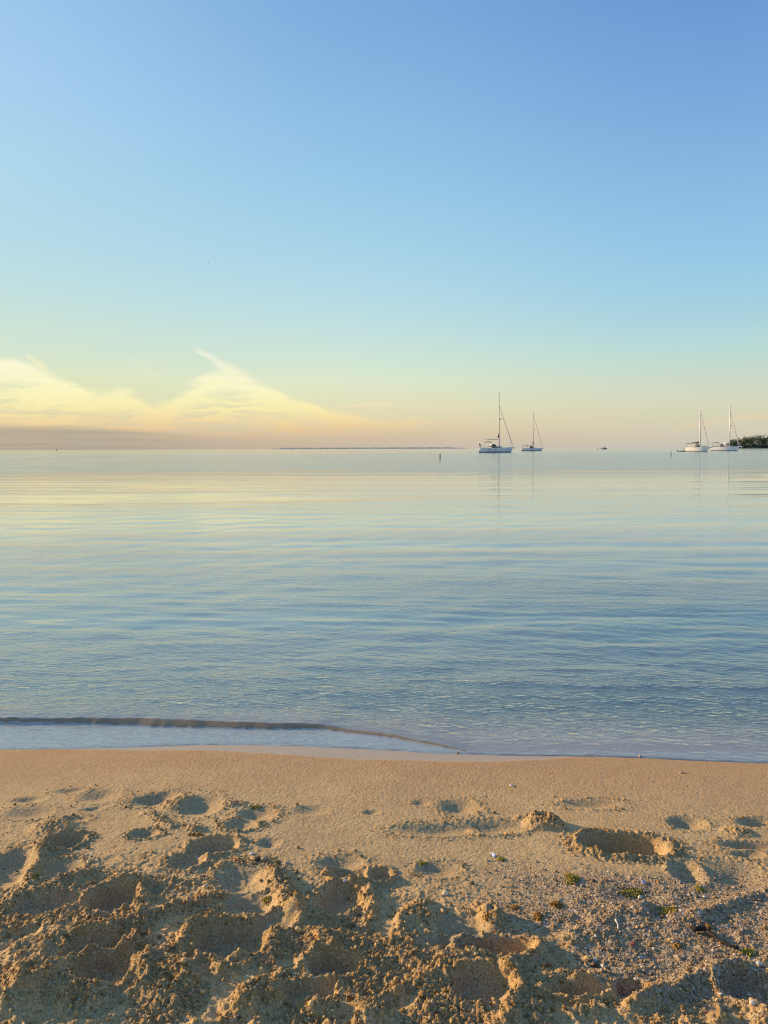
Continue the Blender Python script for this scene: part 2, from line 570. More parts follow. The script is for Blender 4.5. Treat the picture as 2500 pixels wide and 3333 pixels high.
def ridge(pts_px, width, height, rough=0.9, steep=1.0):
    """a lumpy thrown-up wall of sand along a line; width in metres"""
    global GZ, crumb, smoothf
    P = [np.array(gp(*p)) for p in pts_px]
    mx0 = min(p[0] for p in P) - 4 * width; mx1 = max(p[0] for p in P) + 4 * width
    my0 = min(p[1] for p in P) - 4 * width; my1 = max(p[1] for p in P) + 4 * width
    sl = np.ix_((sy > my0) & (sy < my1), (sx > mx0) & (sx < mx1))
    x = GX[sl] + 0.5 * width * fbm(GX[sl] * 9, GY[sl] * 9, 31, 3)
    y = GY[sl] + 0.5 * width * fbm(GX[sl] * 9, GY[sl] * 9, 47, 3)
    best = np.full(x.shape, 9.0)
    for a, b in zip(P[:-1], P[1:]):
        ab = b - a
        t = np.clip(((x - a[0]) * ab[0] + (y - a[1]) * ab[1]) / (ab @ ab), 0, 1)
        best = np.minimum(best, np.hypot(x - a[0] - t * ab[0], y - a[1] - t * ab[1]))
    q = best / width
    f = np.exp(-np.abs(q) ** (2 * steep))
    height = height * 0.66
    GZ[sl] += height * f * (0.85 + 0.7 * fbm(GX[sl] * 13, GY[sl] * 13, int(pts_px[0][0]), 3))
    crumb[sl] = np.maximum(crumb[sl], rough * f)
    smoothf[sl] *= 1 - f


# --- the shallow dimples just above the swash
pit(90, 2604, 110, 22, 8, 0.012, 0.3, 0.1)
pit(225, 2574, 110, 20, 12, 0.010, 0.2, 0.1)
pit(324, 2590, 130, 46, 0, 0.016, 0.3, 0.1, 0.3)
pit(505, 2602, 160, 38, 28, 0.024, 0.4, 0.3)
mound(585, 2620, 150, 60, 20, 0.030, 0.75)
pit(655, 2622, 130, 70, 0, 0.020, 0.2, 0.2, 0.3)
pit(100, 2646, 160, 44, 0, 0.014, 0.2, 0.2)
pit(242, 2667, 90, 22, 0, 0.012, 0.4, 0.3)
pit(300, 2634, 80, 14, 15, 0.010, 0.2, 0.1)
mound(760, 2618, 110, 26, 0, 0.012, 0.7)
pit(838, 2652, 130, 50, 0, 0.022, 0.5, 0.3)
pit(785, 2686, 110, 34, 0, 0.020, 0.5, 0.6)
ridge([(640, 2700), (560, 2690), (480, 2650)], 0.03, 0.014, 0.6)
pit(1012, 2638, 120, 34, 0, 0.012, 0.15, 0.05, 0.3)
pit(1210, 2645, 60, 18, 0, 0.010, 0.15, 0.05, 0.3)
pit(1370, 2614, 60, 22, 0, 0.009, 0.15, 0.1, 0.3)
pit(1500, 2628, 130, 52, 0, 0.022, 0.25, 0.2, 0.3)
pit(1925, 2616, 190, 34, 0, 0.014, 0.2, 0.2, 0.3)
pit(2235, 2680, 120, 42, 0, 0.020, 0.3, 0.2, 0.3)
pit(2470, 2678, 140, 34, 0, 0.020, 0.3, 0.2, 0.4)
mound(2400, 2710, 120, 36, 0, 0.014, 0.7)
pit(2440, 2752, 210, 26, -6, 0.020, 0.3, 0.3)
pit(2430, 2782, 120, 24, 0, 0.014, 0.3, 0.3)
# --- long trough with a lump at its end, and the sharp hole right of it
pit(1430, 2700, 270, 42, 4, 0.020, 0.35, 0.25, 0.5)
pit(1600, 2690, 220, 44, 0, 0.022, 0.3, 0.3, 0.5)
mound(1775, 2684, 130, 40, -6, 0.050, 1.0, 0.4)
ridge([(1690, 2662), (1790, 2672), (1840, 2704)], 0.022, 0.018, 0.7)
mound(1545, 2700, 60, 20, 0, 0.014, 0.8)
pit(2030, 2752, 255, 70, -8, 0.075, 0.22, 0.8, 0.72, 0.10)
pit(2140, 2758, 90, 40, -10, 0.020, 0.2, 0.4)
# --- the left middle field
pit(467, 2716, 90, 30, 8, 0.022, 0.5, 0.5)
mound(180, 2695, 170, 60, 0, 0.030, 0.6)
pit(215, 2742, 110, 52, 0, 0.038, 0.6, 0.7)
pit(700, 2760, 150, 52, 20, 0.036, 0.55, 0.5, 0.55)
pit(610, 2806, 110, 56, 35, 0.026, 0.5, 0.6)
pit(876, 2745, 78, 34, 0, 0.016, 0.25, 0.1)
pit(1110, 2812, 160, 60, 0, 0.020, 0.3, 0.3, 0.3)
pit(1135, 2848, 130, 44, -8, 0.034, 0.7, 0.7)
pit(1240, 2850, 80, 44, 0, 0.026, 0.5, 0.6)
ridge([(120, 2760), (112, 2830), (96, 2896)], 0.030, 0.030, 0.85)
pit(30, 2830, 170, 120, 0, 0.030, 0.3, 0.5, 0.4)
pit(205, 2830, 110, 70, 0, 0.018, 0.3, 0.5, 0.4)
ridge([(-20, 2985), (70, 2925), (160, 2905), (210, 2870), (290, 2850)], 0.035, 0.030, 0.8)
pit(165, 2945, 220, 76, 10, 0.030, 0.25, 0.5, 0.4)
pit(368, 2934, 165, 96, 0, 0.050, 0.5, 0.7, 0.72, 0.1)
ridge([(452, 2872), (455, 2930), (450, 2992)], 0.030, 0.030, 0.9)
ridge([(300, 2880), (380, 2868), (500, 2866), (600, 2880)], 0.025, 0.020, 0.8)
ridge([(380, 3030), (480, 3010), (560, 2975), (650, 2955), (730, 2940)], 0.038, 0.030, 0.95)
ridge([(200, 2985), (250, 3010), (320, 3060)], 0.06, 0.035, 0.95)
pit(505, 2905, 70, 40, 0, 0.025, 0.4, 0.6)
pit(790, 2870, 190, 110, 0, 0.024, 0.3, 0.6, 0.3)
pit(820, 2945, 180, 80, 0, 0.024, 0.3, 0.3, 0.4)
ridge([(895, 2858), (925, 2900), (945, 2950), (960, 2985)], 0.045, 0.050, 1.0)
pit(1110, 2925, 150, 110, -20, 0.050, 0.35, 0.6, 0.55)
ridge([(1130, 2868), (1180, 2920), (1215, 2965)], 0.032, 0.036, 0.95)
ridge([(1215, 2965), (1190, 3010)], 0.03, 0.020, 0.9)
# --- the nearer row on the left
ridge([(600, 3070), (640, 3035), (740, 3025), (850, 3010), (960, 2985)], 0.030, 0.024, 0.9)
pit(745, 3075, 250, 120, 15, 0.058, 0.35, 0.75, 0.62, 0.12)
pit(900, 3010, 150, 60, 10, 0.030, 0.3, 0.4, 0.5)
ridge([(620, 3040), (605, 3080), (625, 3120), (740, 3192), (815, 3150)], 0.026, 0.022, 0.9)
mound(880, 3075, 110, 90, 20, 0.030, 0.95)
mound(1060, 3065, 100, 90, 40, 0.045, 1.0)
ridge([(1000, 3140), (1030, 3110), (1075, 3100), (1110, 3120), (1160, 3130)], 0.024, 0.030, 0.95)
pit(1085, 3155, 170, 70, -5, 0.050, 0.3, 0.6, 0.62, 0.10)
pit(1000, 3238, 200, 70, 5, 0.026, 0.4, 0.5, 0.6)
pit(340, 3170, 210, 110, 0, 0.050, 0.35, 0.6, 0.62)
pit(330, 3085, 180, 60, 5, 0.045, 0.3, 0.8, 0.5)
ridge([(420, 3080), (410, 3130), (440, 3170)], 0.030, 0.030, 0.9)
mound(130, 3100, 200, 130, 0, 0.050, 0.65, 0.4)
ridge([(-20, 3058), (60, 3030), (150, 3018), (230, 3050)], 0.03, 0.024, 0.9)
mound(120, 3225, 300, 190, -8, 0.105, 1.0, 0.05)
mound(270, 3260, 170, 130, -20, 0.055, 1.0, 0.2)
mound(540, 3190, 230, 190, 25, 0.060, 0.85, 0.3)
ridge([(455, 3210), (470, 3160), (500, 3120), (580, 3110)], 0.030, 0.024, 0.95)
mound(840, 3268, 190, 90, 20, 0.052, 1.0, 0.3)
ridge([(780, 3300), (800, 3262), (850, 3240), (920, 3255)], 0.026, 0.018, 1.0)
mound(1060, 3300, 170, 60, 0, 0.036, 0.9)
mound(1220, 3318, 160, 110, 30, 0.050, 0.7)
pit(1290, 3270, 160, 60, 20, 0.024, 0.3, 0.5, 0.5)
# --- the right half
mound(1365, 2988, 130, 90, 0, 0.045, 1.0)
mound(1390, 2945, 90, 30, 0, 0.020, 0.9)
ridge([(1310, 2990), (1290, 3060), (1330, 3080)], 0.024, 0.022, 0.9)
pit(1500, 3010, 190, 80, -10, 0.024, 0.3, 0.4, 0.5)
mound(1600, 2996, 86, 80, 0, 0.055, 1.0, 0.35)
ridge([(1560, 2950), (1620, 2985), (1660, 3030)], 0.022, 0.018, 0.9)
pit(1610, 3084, 250, 66, -4, 0.048, 0.35, 0.6, 0.72, 0.08)
pit(1455, 3070, 160, 44, -10, 0.024, 0.3, 0.5, 0.6)
ridge([(1320, 3120), (1420, 3104), (1520, 3118), (1640, 3140), (1740, 3118), (1762, 3070)], 0.024, 0.022, 0.95)
ridge([(1290, 3255), (1330, 3215), (1400, 3190), (1500, 3175), (1640, 3165)], 0.030, 0.024, 0.95)
pit(1570, 3215, 210, 120, -8, 0.055, 0.3, 0.7, 0.62)
ridge([(1655, 3165), (1680, 3220), (1668, 3290), (1650, 3340)], 0.028, 0.036, 1.0)
pit(1880, 3222, 210, 60, 0, 0.034, 0.5, 0.7)
mound(1760, 3300, 100, 70, 0, 0.028, 0.95)
pit(2050, 3225, 130, 60, 20, 0.026, 0.4, 0.6)
ridge([(2060, 3280), (2120, 3260), (2200, 3210), (2290, 3165), (2400, 3145)], 0.032, 0.034, 0.9)
ridge([(1860, 3060), (1890, 3030), (2000, 2975), (2100, 2955)], 0.035, 0.024, 0.85)
mound(1960, 3050, 220, 90, 10, 0.022, 0.8)
ridge([(2200, 2990), (2290, 2975), (2400, 2935), (2510, 2900)], 0.030, 0.026, 0.6)
pit(2240, 2840, 110, 80, 0, 0.026, 0.2, 0.2, 0.3)
pit(2400, 2850, 200, 110, 0, 0.024, 0.2, 0.3, 0.3)
pit(1430, 2830, 150, 50, 0, 0.016, 0.2, 0.3, 0.3)
pit(2060, 2915, 210, 60, 0, 0.016, 0.2, 0.3, 0.3)
pit(2440, 3210, 200, 120, 0, 0.040, 0.3, 0.5, 0.5)
mound(2340, 3320, 110, 60, 0, 0.03, 0.9)
mound(2470, 3310, 100, 80, 0, 0.035, 0.9)
mound(1900, 3300, 200, 50, 0, 0.026, 0.9)
ridge([(1740, 3180), (1860, 3170), (1960, 3165)], 0.022, 0.016, 0.8)
mound(1480, 3150, 140, 34, 0, 0.018, 0.9)

# rubble clumps of damp sand at several sizes, none on the trodden-flat floors
gravel = sstep(0.10, 0.55, 1.5 * fbm(GX * 2.1, GY * 2.1, 61, 3) + 0.9 * np.exp(-((GX - 0.95) / 0.62) ** 2 - ((GY - 2.52) / 0.27) ** 2)
               + 0.55 * np.exp(-((GX - 1.0) / 0.40) ** 2 - ((GY - 2.1) / 0.25) ** 2) - 0.08)
gravel = np.clip(gravel + 0.5 * sstep(0.2, 0.9, GX) * sstep(1.25, 1.6, inland) * sstep(-0.2, 0.2, fbm(GX * 4, GY * 5, 66, 3)), 0, 1)
gravel *= sstep(-0.35, 0.25, GX) * sstep(1.05, 1.35, inland)
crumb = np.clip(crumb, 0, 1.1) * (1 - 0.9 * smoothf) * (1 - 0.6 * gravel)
fine = sstep(0.9, 1.3, GY) * (GX > -3.4) * (GX < 3.4) * (GY < 4.4)
sel = (fine > 0)
rows = np.where(sel.any(1))[0]; cols = np.where(sel.any(0))[0]
sl = np.ix_(rows, cols)
x, y, c = GX[sl], GY[sl], crumb[sl]
wx = x + 0.012 * fbm(x * 22, y * 22, 5, 2); wy = y + 0.012 * fbm(x * 22, y * 22, 6, 2)
add = 0
for lam, amp, seed in ((0.027, 0.0060, 101), (0.0150, 0.0100, 102), (0.0092, 0.0072, 103)):
    f1, rn = worley(wx / lam, wy / lam, seed)
    add = add + amp * (0.35 + 0.9 * rn) * np.clip(1 - f1 ** 2 * 1.5, 0, 1)
GZ[sl] += c * (add - 0.008)
GZ[sl] += (0.0016 + 0.005 * c + 0.0015 * trod[sl] * (1 - smoothf[sl])) * fbm(x * 95, y * 95, 71, 3) * sstep(0.02, 0.25, inland[sl])
# small pock marks on the drier part
f1, rn = worley(x / 0.10, y / 0.10, 301)
GZ[sl] -= 0.006 * (rn > 0.55) * (1 - sstep(0.1, 0.42, f1)) * trod[sl] * (1 - smoothf[sl])
GZ[sl] += 0.008 * np.maximum(fbm(x * 30, y * 30, 305, 3), 0) * trod[sl] * (1 - smoothf[sl])


def terrain(x, y):
    i = int(np.clip(np.searchsorted(sx, x) - 1, 0, len(sx) - 2)); j = int(np.clip(np.searchsorted(sy, y) - 1, 0, len(sy) - 2))
    tx = (x - sx[i]) / (sx[i + 1] - sx[i]); ty = (y - sy[j]) / (sy[j + 1] - sy[j])
    return (GZ[j, i] * (1 - tx) + GZ[j, i + 1] * tx) * (1 - ty) + (GZ[j + 1, i] * (1 - tx) + GZ[j + 1, i + 1] * tx) * ty


def hit(px, py):
    """where the line of sight through a photo pixel meets the sand"""
    v = ray(px, py)
    t = 1.2 / max(-v.z, 1e-6)
    for _ in range(400):
        p = Vector((0, 0, CAM_Z)) + v * t
        if p.z <= terrain(p.x, p.y): break
        t += 0.004
    return p.x, p.y, terrain(p.x, p.y)


# sand material
def sand_material():
    m = bpy.data.materials.new('beach_sand')
    m.use_nodes = True
    T = NT(m.node_tree)
    b = m.node_tree.nodes['Principled BSDF']
    co = T.node('ShaderNodeTexCoord').outputs['Object']
    at = T.node('ShaderNodeAttribute', attribute_name='sand')
    sp = T.node('ShaderNodeSeparateColor')
    T.l.new(at.outputs['Color'], sp.inputs[0])
    crumb_a, gravel_a, wet_a = sp.outputs
    big = T.noise(co, 2.3, 4.0, 0.6)
    mid = T.noise(co, 14.0, 4.0, 0.65)
    col = T.mix(T.smooth(big, 0.3, 0.7), lin((200, 172, 120)), lin((184, 158, 112)))
    col = T.mix(T.smooth(mid, 0.35, 0.7, 0.0, 0.5), col, lin((168, 134, 84)))
    col = T.mix(T.math('MULTIPLY', crumb_a, 0.75), col, lin((146, 116, 70)))          # damp clumps are browner
    col = T.mix(T.math('MULTIPLY', gravel_a, 0.6), col, lin((140, 122, 94)))         # coarse grey grit
    v = T.node('ShaderNodeTexVoronoi')
    T.l.new(co, v.inputs['Vector'])
    v.inputs['Scale'].default_value = 330.0
    hs = T.node('ShaderNodeSeparateColor')
    T.l.new(v.outputs['Color'], hs.inputs[0])
    col = T.mix(T.math('MULTIPLY', at.outputs['Alpha'], 0.55), col, lin((146, 130, 98)))   # print floors painted greyer: shade tone against red bounce, and packed damp sand
    g = hs.outputs[0]
    col = T.mix(T.smooth(g, 0.80, 0.95, 0.0, 0.6), col, lin((226, 205, 176)))         # pale grains
    col = T.mix(T.smooth(hs.outputs[1], 0.84, 0.97, 0.0, 0.75), col, lin((78, 62, 50)))   # dark grains
    v2 = T.node('ShaderNodeTexVoronoi')
    T.l.new(co, v2.inputs['Vector'])
    v2.inputs['Scale'].default_value = 120.0
    h2 = T.node('ShaderNodeSeparateColor')
    T.l.new(v2.outputs['Color'], h2.inputs[0])
    gr = T.math('MULTIPLY', gravel_a, T.smooth(h2.outputs[0], 0.2, 0.9, 0.1, 0.8))
    col = T.mix(gr, col, T.ramp(h2.outputs[1], [(0, lin((72, 60, 48))), (0.4, lin((138, 120, 98))), (0.7, lin((158, 132, 100))), (1, lin((206, 198, 186)))]))
    weed = T.smooth(T.noise(co, 7.0, 5.0, 0.7), 0.60, 0.70, 0.0, 0.35)
    col = T.mix(T.math('MULTIPLY', weed, gravel_a), col, lin((96, 92, 34)))           # green algae film
    col = T.mix(T.math('MULTIPLY', wet_a, 0.8), col, lin((176, 138, 98)))            # damp
    T.l.new(col, b.inputs['Base Color'])
    T.l.new(T.smooth(wet_a, 0.76, 1.0, 0.85, 0.16), b.inputs['Roughness'])
    T.l.new(T.smooth(wet_a, 0.74, 1.0, 0.25, 0.9), b.inputs['Specular IOR Level'])
    h = T.math('ADD', T.math('MULTIPLY', T.noise(co, 420.0, 3.0, 0.7), 0.0016), T.math('MULTIPLY', T.noise(co, 130.0, 3.0, 0.6), 0.0034))
    h = T.math('ADD', h, T.math('MULTIPLY', T.math('MULTIPLY', T.smooth(v2.outputs['Distance'], 0.7, 0.0), gravel_a), 0.0035))
    h = T.math('MULTIPLY', h, T.smooth(wet_a, 0.76, 0.98, 1.0, 0.06))
    bn = T.node('ShaderNodeBump')
    bn.inputs['Distance'].default_value = 1.0
    bn.inputs['Strength'].default_value = 1.0
    T.l.new(h, bn.inputs['Height'])
    T.l.new(bn.outputs[0], b.inputs['Normal'])
    return m


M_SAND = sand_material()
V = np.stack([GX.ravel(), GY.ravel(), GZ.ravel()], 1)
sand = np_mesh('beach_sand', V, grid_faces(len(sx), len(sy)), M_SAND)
tag(sand, 'trodden golden sand beach with footprints and a smooth damp strip beside the lake', kind='structure')
wet = sstep(0.13, 0.0, inland + 0.03 * fbm(GX * 5, GY * 5, 81, 3) - 0.11 * np.exp(-((GX + 0.20) / 0.8) ** 2) + 0.06 * sstep(0.5, 1.2, GX) + 0.04 * sstep(-1.0, -1.7, GX))
wet = np.maximum(wet * 1.0, 0.72 * sstep(0.85, 0.1, inland))
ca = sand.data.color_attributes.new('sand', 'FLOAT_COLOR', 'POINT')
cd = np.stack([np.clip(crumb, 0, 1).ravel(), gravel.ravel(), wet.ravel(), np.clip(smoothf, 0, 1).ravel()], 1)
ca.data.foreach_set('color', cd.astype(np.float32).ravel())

# ------------------------------------------------------------------ the lake
cr_px = [(-300, 2340), (0, 2338), (250, 2337), (470, 2336), (600, 2341), (750, 2347), (900, 2352), (1060, 2358), (1130, 2372), (1250, 2388), (1400, 2414), (1480, 2434), (1540, 2447)]
ft_px = [(-300, 2350), (0, 2354), (250, 2357), (470, 2363), (600, 2367), (750, 2371), (900, 2374), (1060, 2376), (1130, 2386), (1250, 2400), (1400, 2424), (1480, 2440), (1540, 2452)]
hh = [0.029, 0.029, 0.030, 0.030, 0.029, 0.028, 0.027, 0.024, 0.015, 0.013, 0.012, 0.006, 0.0]
crw = np.array([ground(x, y, h) for (x, y), h in zip(cr_px, hh)])
ftw = np.array([ground(x, y, 0.003) for x, y in ft_px])
wxs = axis([(-9000, -600, 600), (-600, -60, 40), (-60, -12, 3), (-12, -4.2, 0.15), (-4.2, 4.2, 0.016), (4.2, 12, 0.15), (12, 60, 3), (60, 600, 40), (600, 9000, 600)])
wys = list(axis([(3.2, 3.75, 0.03), (3.75, 5.4, 0.009)]))
st = 0.010
while wys[-1] < 9500:
    st = max(st * 1.022, 0.010) if wys[-1] < 40 else st * 1.12
    wys.append(wys[-1] + st)
wys = np.array(wys)
WX, WY = np.meshgrid(wxs, wys)
WZ = np.zeros_like(WX)
sh = shore_y(WX)
off = WY - sh
WZ += 0.004 * sstep(-0.01, 0.03, off) - 0.004
Hc = np.interp(WX, crw[:, 0], hh) * (WX < crw[-1, 0])
wob = 0.016 * fbm(WX * 6, WX * 0, 55, 3)
yf = np.interp(WX, ftw[:, 0], ftw[:, 1]) + wob + 0.006 * fbm(WX * 40, WX * 0 + 3, 56, 2)
yc_ = np.interp(WX, crw[:, 0], crw[:, 1]) + wob
t = (WY - yf) / np.maximum(yc_ - yf, 0.02)
face = np.where(t < 1, np.clip(t, 0, 1) ** 0.8, np.exp(-((WY - yc_) / 0.42)))
Hm = Hc * (1 + 0.16 * fbm(WX * 9, WX * 0 + 8, 57, 2))
WZ += Hm * np.clip(face, 0, 1) * (t > 0)
# little wind waves and the criss-cross chop near the edge
amp = sstep(0.0, 0.5, WY - np.maximum(yc_, sh))
def waves(x, y):
    h = 0
    r2 = random.Random(5)
    for k in range(26):
        lam = 0.10 * (1.11 ** k) * 1.0
        th = R(90) + r2.gauss(-0.10, 0.45)
        kx, ky = math.cos(th) * 2 * math.pi / lam, math.sin(th) * 2 * math.pi / lam
        a = 0.0017 * lam ** 0.70
        h = h + a * np.sin(kx * x + ky * y + r2.random() * 6.28 + 1.3 * fbm(x * 0.6 / max(lam, .2), y * 0.6 / max(lam, .2), k, 2)) * (lam > 2.6 * np.gradient(wys)[:, None])
    return h
WZ += waves(WX, WY) * (0.25 + 0.75 * amp) * (off > -0.05) * sstep(0.0, 0.3, off) * sstep(60, 20, WY) * (np.abs(WX) < 12)
for yy, hgt, wd, k in ((5.15, 0.0060, 0.05, 1), (5.45, 0.0065, 0.06, 2), (5.0, 0.004, 0.04, 3), (6.3, 0.004, 0.08, 4)):
    yl_ = yy + 0.10 * np.sin(WX * 0.8 + k) + 0.06 * fbm(WX * 1.1, WX * 0 + k, 500 + k, 3) - 0.08 * WX * (k != 2)
    WZ += hgt * np.clip(0.55 + 1.4 * fbm(WX * 0.9, WX * 0 + 9 * k, 510 + k, 2), 0, 1.3) * np.exp(-((WY - yl_) / wd) ** 2)
rip = fbm(WX * 7, WY * 12, 91, 3) * 0.0035 * sstep(4.3 * 2, 4.0, WY) * sstep(0.02, 0.25, WY - yc_)
WZ += rip
rip2 = (0.0011 * fbm(WX * 30, WY * 60, 92, 2)) * sstep(0.02, 0.10, off) * (WY < yc_)
WZ += rip2


def water_material():
    m = bpy.data.materials.new('lake_water')
    m.use_nodes = True
    T = NT(m.node_tree)
    T.n.clear()
    co = T.node('ShaderNodeTexCoord').outputs['Object']
    sp = T.node('ShaderNodeSeparateXYZ')
    T.l.new(co, sp.inputs[0])
    x, y = sp.outputs[0], sp.outputs[1]
    at = T.node('ShaderNodeAttribute', attribute_name='water')
    sc = T.node('ShaderNodeSeparateColor')
    T.l.new(at.outputs['Color'], sc.inputs[0])
    turb, calm, thin = sc.outputs
    # ripples, drawn out across the wind; heights in metres
    def layer(fx, fy, rotz, amp, det=2.0, rough=0.5, dist=0.3):
        c, s = math.cos(rotz), math.sin(rotz)
        u = T.math('ADD', T.math('MULTIPLY', x, c * fx), T.math('MULTIPLY', y, s * fx))
        v = T.math('ADD', T.math('MULTIPLY', x, -s * fy), T.math('MULTIPLY', y, c * fy))
        n = T.noise(T.vec(u, v), 1.0, det, rough, dist)
        return T.math('MULTIPLY', n, amp)
    near = T.math('ADD', layer(13.0, 34.0, 0.22, 0.0026), layer(9.0, 22.0, -0.32, 0.0030))
    near = T.math('ADD', near, layer(3.0, 9.0, 0.06, 0.0030, 2.0, 0.5, 0.6))
    near = T.math('MULTIPLY', near, T.smooth(y, 20.0, 7.0, 0.25, 1.5))
    near = T.math('MULTIPLY', near, T.smooth(y, 6.4, 4.4, 1.0, 3.0))
    midr = T.math('ADD', layer(1.6, 6.0, 0.05, 0.0030, 3.0, 0.55, 0.4), layer(0.5, 2.3, -0.06, 0.0046, 3.0, 0.5, 0.5))
    midr = T.math('MULTIPLY', midr, T.smooth(y, 4.5, 8.0, 0.15, 1.0))
    midr = T.math('MULTIPLY', midr, T.smooth(y, 9.0, 18.0, 1.0, 0.62))
    far = layer(0.10, 0.75, 0.02, 0.020, 3.0, 0.5, 0.4)
    far = T.math('MULTIPLY', far, T.smooth(y, 9.0, 26.0))
    patch = T.noise(T.vec(T.math('MULTIPLY', x, 0.055), T.math('MULTIPLY', y, 0.33)), 1.0, 4.0, 0.55, 0.5)
    gust = T.smooth(patch, 0.40, 0.62, 0.25, 1.6)
    h = T.math('ADD', T.math('ADD', near, midr), far)
    h = T.math('MULTIPLY', h, gust)
    h = T.math('MULTIPLY', h, calm)
    bn = T.node('ShaderNodeBump')
    bn.inputs['Distance'].default_value = 1.0
    bn.inputs['Strength'].default_value = 1.0
    T.l.new(h, bn.inputs['Height'])
    fr = T.node('ShaderNodeFresnel')
    fr.inputs['IOR'].default_value = 1.72
    T.l.new(bn.outputs[0], fr.inputs['Normal'])
    gl = T.node('ShaderNodeBsdfGlossy')
    gl.distribution = 'GGX'
    gl.inputs['Color'].default_value = (1, 1, 1, 1)
    T.l.new(bn.outputs[0], gl.inputs['Normal'])
    # ripples too small and far to model widen the reflection: calm belt, then the breeze line
    yl = T.math('LOGARITHM', T.math('MAXIMUM', y, 1.0), 10.0)
    yl = T.math('MULTIPLY_ADD', T.math('SUBTRACT', patch, 0.5), 0.30, yl)
    ro = T.ramp(T.math('DIVIDE', yl, 4.0), [(0.15, (0.05,) * 3 + (1,)), (0.27, (0.07,) * 3 + (1,)), (0.36, (0.05,) * 3 + (1,)),
                                            (0.408, (0.045,) * 3 + (1,)), (0.445, (0.135,) * 3 + (1,)), (0.59, (0.13,) * 3 + (1,)), (0.64, (0.09,) * 3 + (1,)), (1.0, (0.08,) * 3 + (1,))])
    T.l.new(T.math('MULTIPLY', ro, T.smooth(patch, 0.35, 0.65, 0.7, 1.3)), gl.inputs['Roughness'])
    body = T.node('ShaderNodeBsdfDiffuse')
    bc = T.mix(T.math('MINIMUM', at.outputs['Alpha'], 1.0), T.mix(T.smooth(y, 5.5, 16.0), T.mix(T.smooth(T.math('ADD', x, T.math('MULTIPLY', patch, 3.0)), -0.5, 5.0), (0.22, 0.35, 0.36, 1), (0.07, 0.16, 0.185, 1)), T.mix(T.smooth(y, 30.0, 55.0), (0.44, 0.46, 0.38, 1), (0.22, 0.31, 0.33, 1))), (0.45, 0.475, 0.45, 1))     # lake, paled mid-distance in place of sky reflection; stirred-up sand inshore
    bc = T.mix(T.smooth(at.outputs['Alpha'], 1.2, 1.8), bc, (0.60, 0.49, 0.33, 1))
    bc = T.mix(thin, bc, (0.50, 0.58, 0.57, 1))                                         # last swash film: its sky reflection painted in as a pale foamy colour
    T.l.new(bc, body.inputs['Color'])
    tr = T.node('ShaderNodeBsdfTransparent')
    tr.inputs['Color'].default_value = (0.93, 0.96, 0.97, 1)
    inner = T.node('ShaderNodeMixShader')
    tl = T.node('ShaderNodeBsdfTranslucent')                      # light comes through the thin upright face of the wavelet
    T.l.new(bc, tl.inputs['Color'])
    bt_ = T.node('ShaderNodeMixShader')
    T.l.new(T.smooth(at.outputs['Alpha'], 1.2, 1.8, 0.15, 0.6), bt_.inputs[0]); T.l.new(body.outputs[0], bt_.inputs[1]); T.l.new(tl.outputs[0], bt_.inputs[2])
    T.l.new(turb, inner.inputs[0]); T.l.new(tr.outputs[0], inner.inputs[1]); T.l.new(bt_.outputs[0], inner.inputs[2])
    mx = T.node('ShaderNodeMixShader')
    # wind-ruffled water far out shows steeper facets to the eye and mirrors less
    ff = T.math('MULTIPLY', fr.outputs[0], T.ramp(T.math('DIVIDE', yl, 4.0), [(0.40, (1, 1, 1, 1)), (0.435, (.74, .74, .74, 1)), (0.59, (.80, .80, .80, 1)), (0.64, (.97, .97, .97, 1))]))
    ff = T.math('MULTIPLY', ff, T.smooth(at.outputs['Alpha'], 1.2, 1.8, 1.0, 0.35))
    T.l.new(ff, mx.inputs[0]); T.l.new(inner.outputs[0], mx.inputs[1]); T.l.new(gl.outputs[0], mx.inputs[2])
    o = T.node('ShaderNodeOutputMaterial')
    T.l.new(mx.outputs[0], o.inputs[0])
    return m


M_WATER = water_material()
lake = np_mesh('lake_water', np.stack([WX.ravel(), WY.ravel(), WZ.ravel()], 1), grid_faces(len(wxs), len(wys)), M_WATER)
tag(lake, 'calm blue lake water lapping the sand', kind='structure')
depth = np.maximum(-base_z(WX, WY), 0)
turb = 1 - np.exp(-depth * 7.0)
turb = np.where(WY > 12, 1.0, turb)
calm = 0.30 + 0.70 * sstep(-0.02, 0.12, WY - yc_) * sstep(0.0, 0.25, off)
inface = sstep(0.0, 0.25, t) * sstep(1.15, 0.95, t) * (Hc > 0.002)
film = sstep(0.10, -0.15, t) * (Hc > 0.0005) * sstep(-0.01, 0.015, off)
streak = np.clip(0.5 + 0.9 * fbm(WX * 9 + WY * 14, WY * 40 - WX * 6, 401, 4), 0, 1)
turb = np.maximum(turb, film * (0.30 + 0.45 * streak))
turb = np.maximum(turb, 0.7 * sstep(0.0, 0.06, off))
turb = np.maximum(turb, 0.95 * inface)
brown = np.maximum(2.0 * (inface > 0.35), sstep(0.9, 0.1, off) * (1 - film)) 
wa = lake.data.color_attributes.new('water', 'FLOAT_COLOR', 'POINT')
wa.data.foreach_set('color', np.stack([turb.ravel(), calm.ravel(), film.ravel(), brown.ravel()], 1).astype(np.float32).ravel())

# ------------------------------------------------------------------ far shore, headland and its wood
def place(px, dist, z=0.0):
    """world x, y of a photo column at a given distance straight out"""
    a = R(azel(px, 1461)[0])
    return math.tan(a) * dist, dist


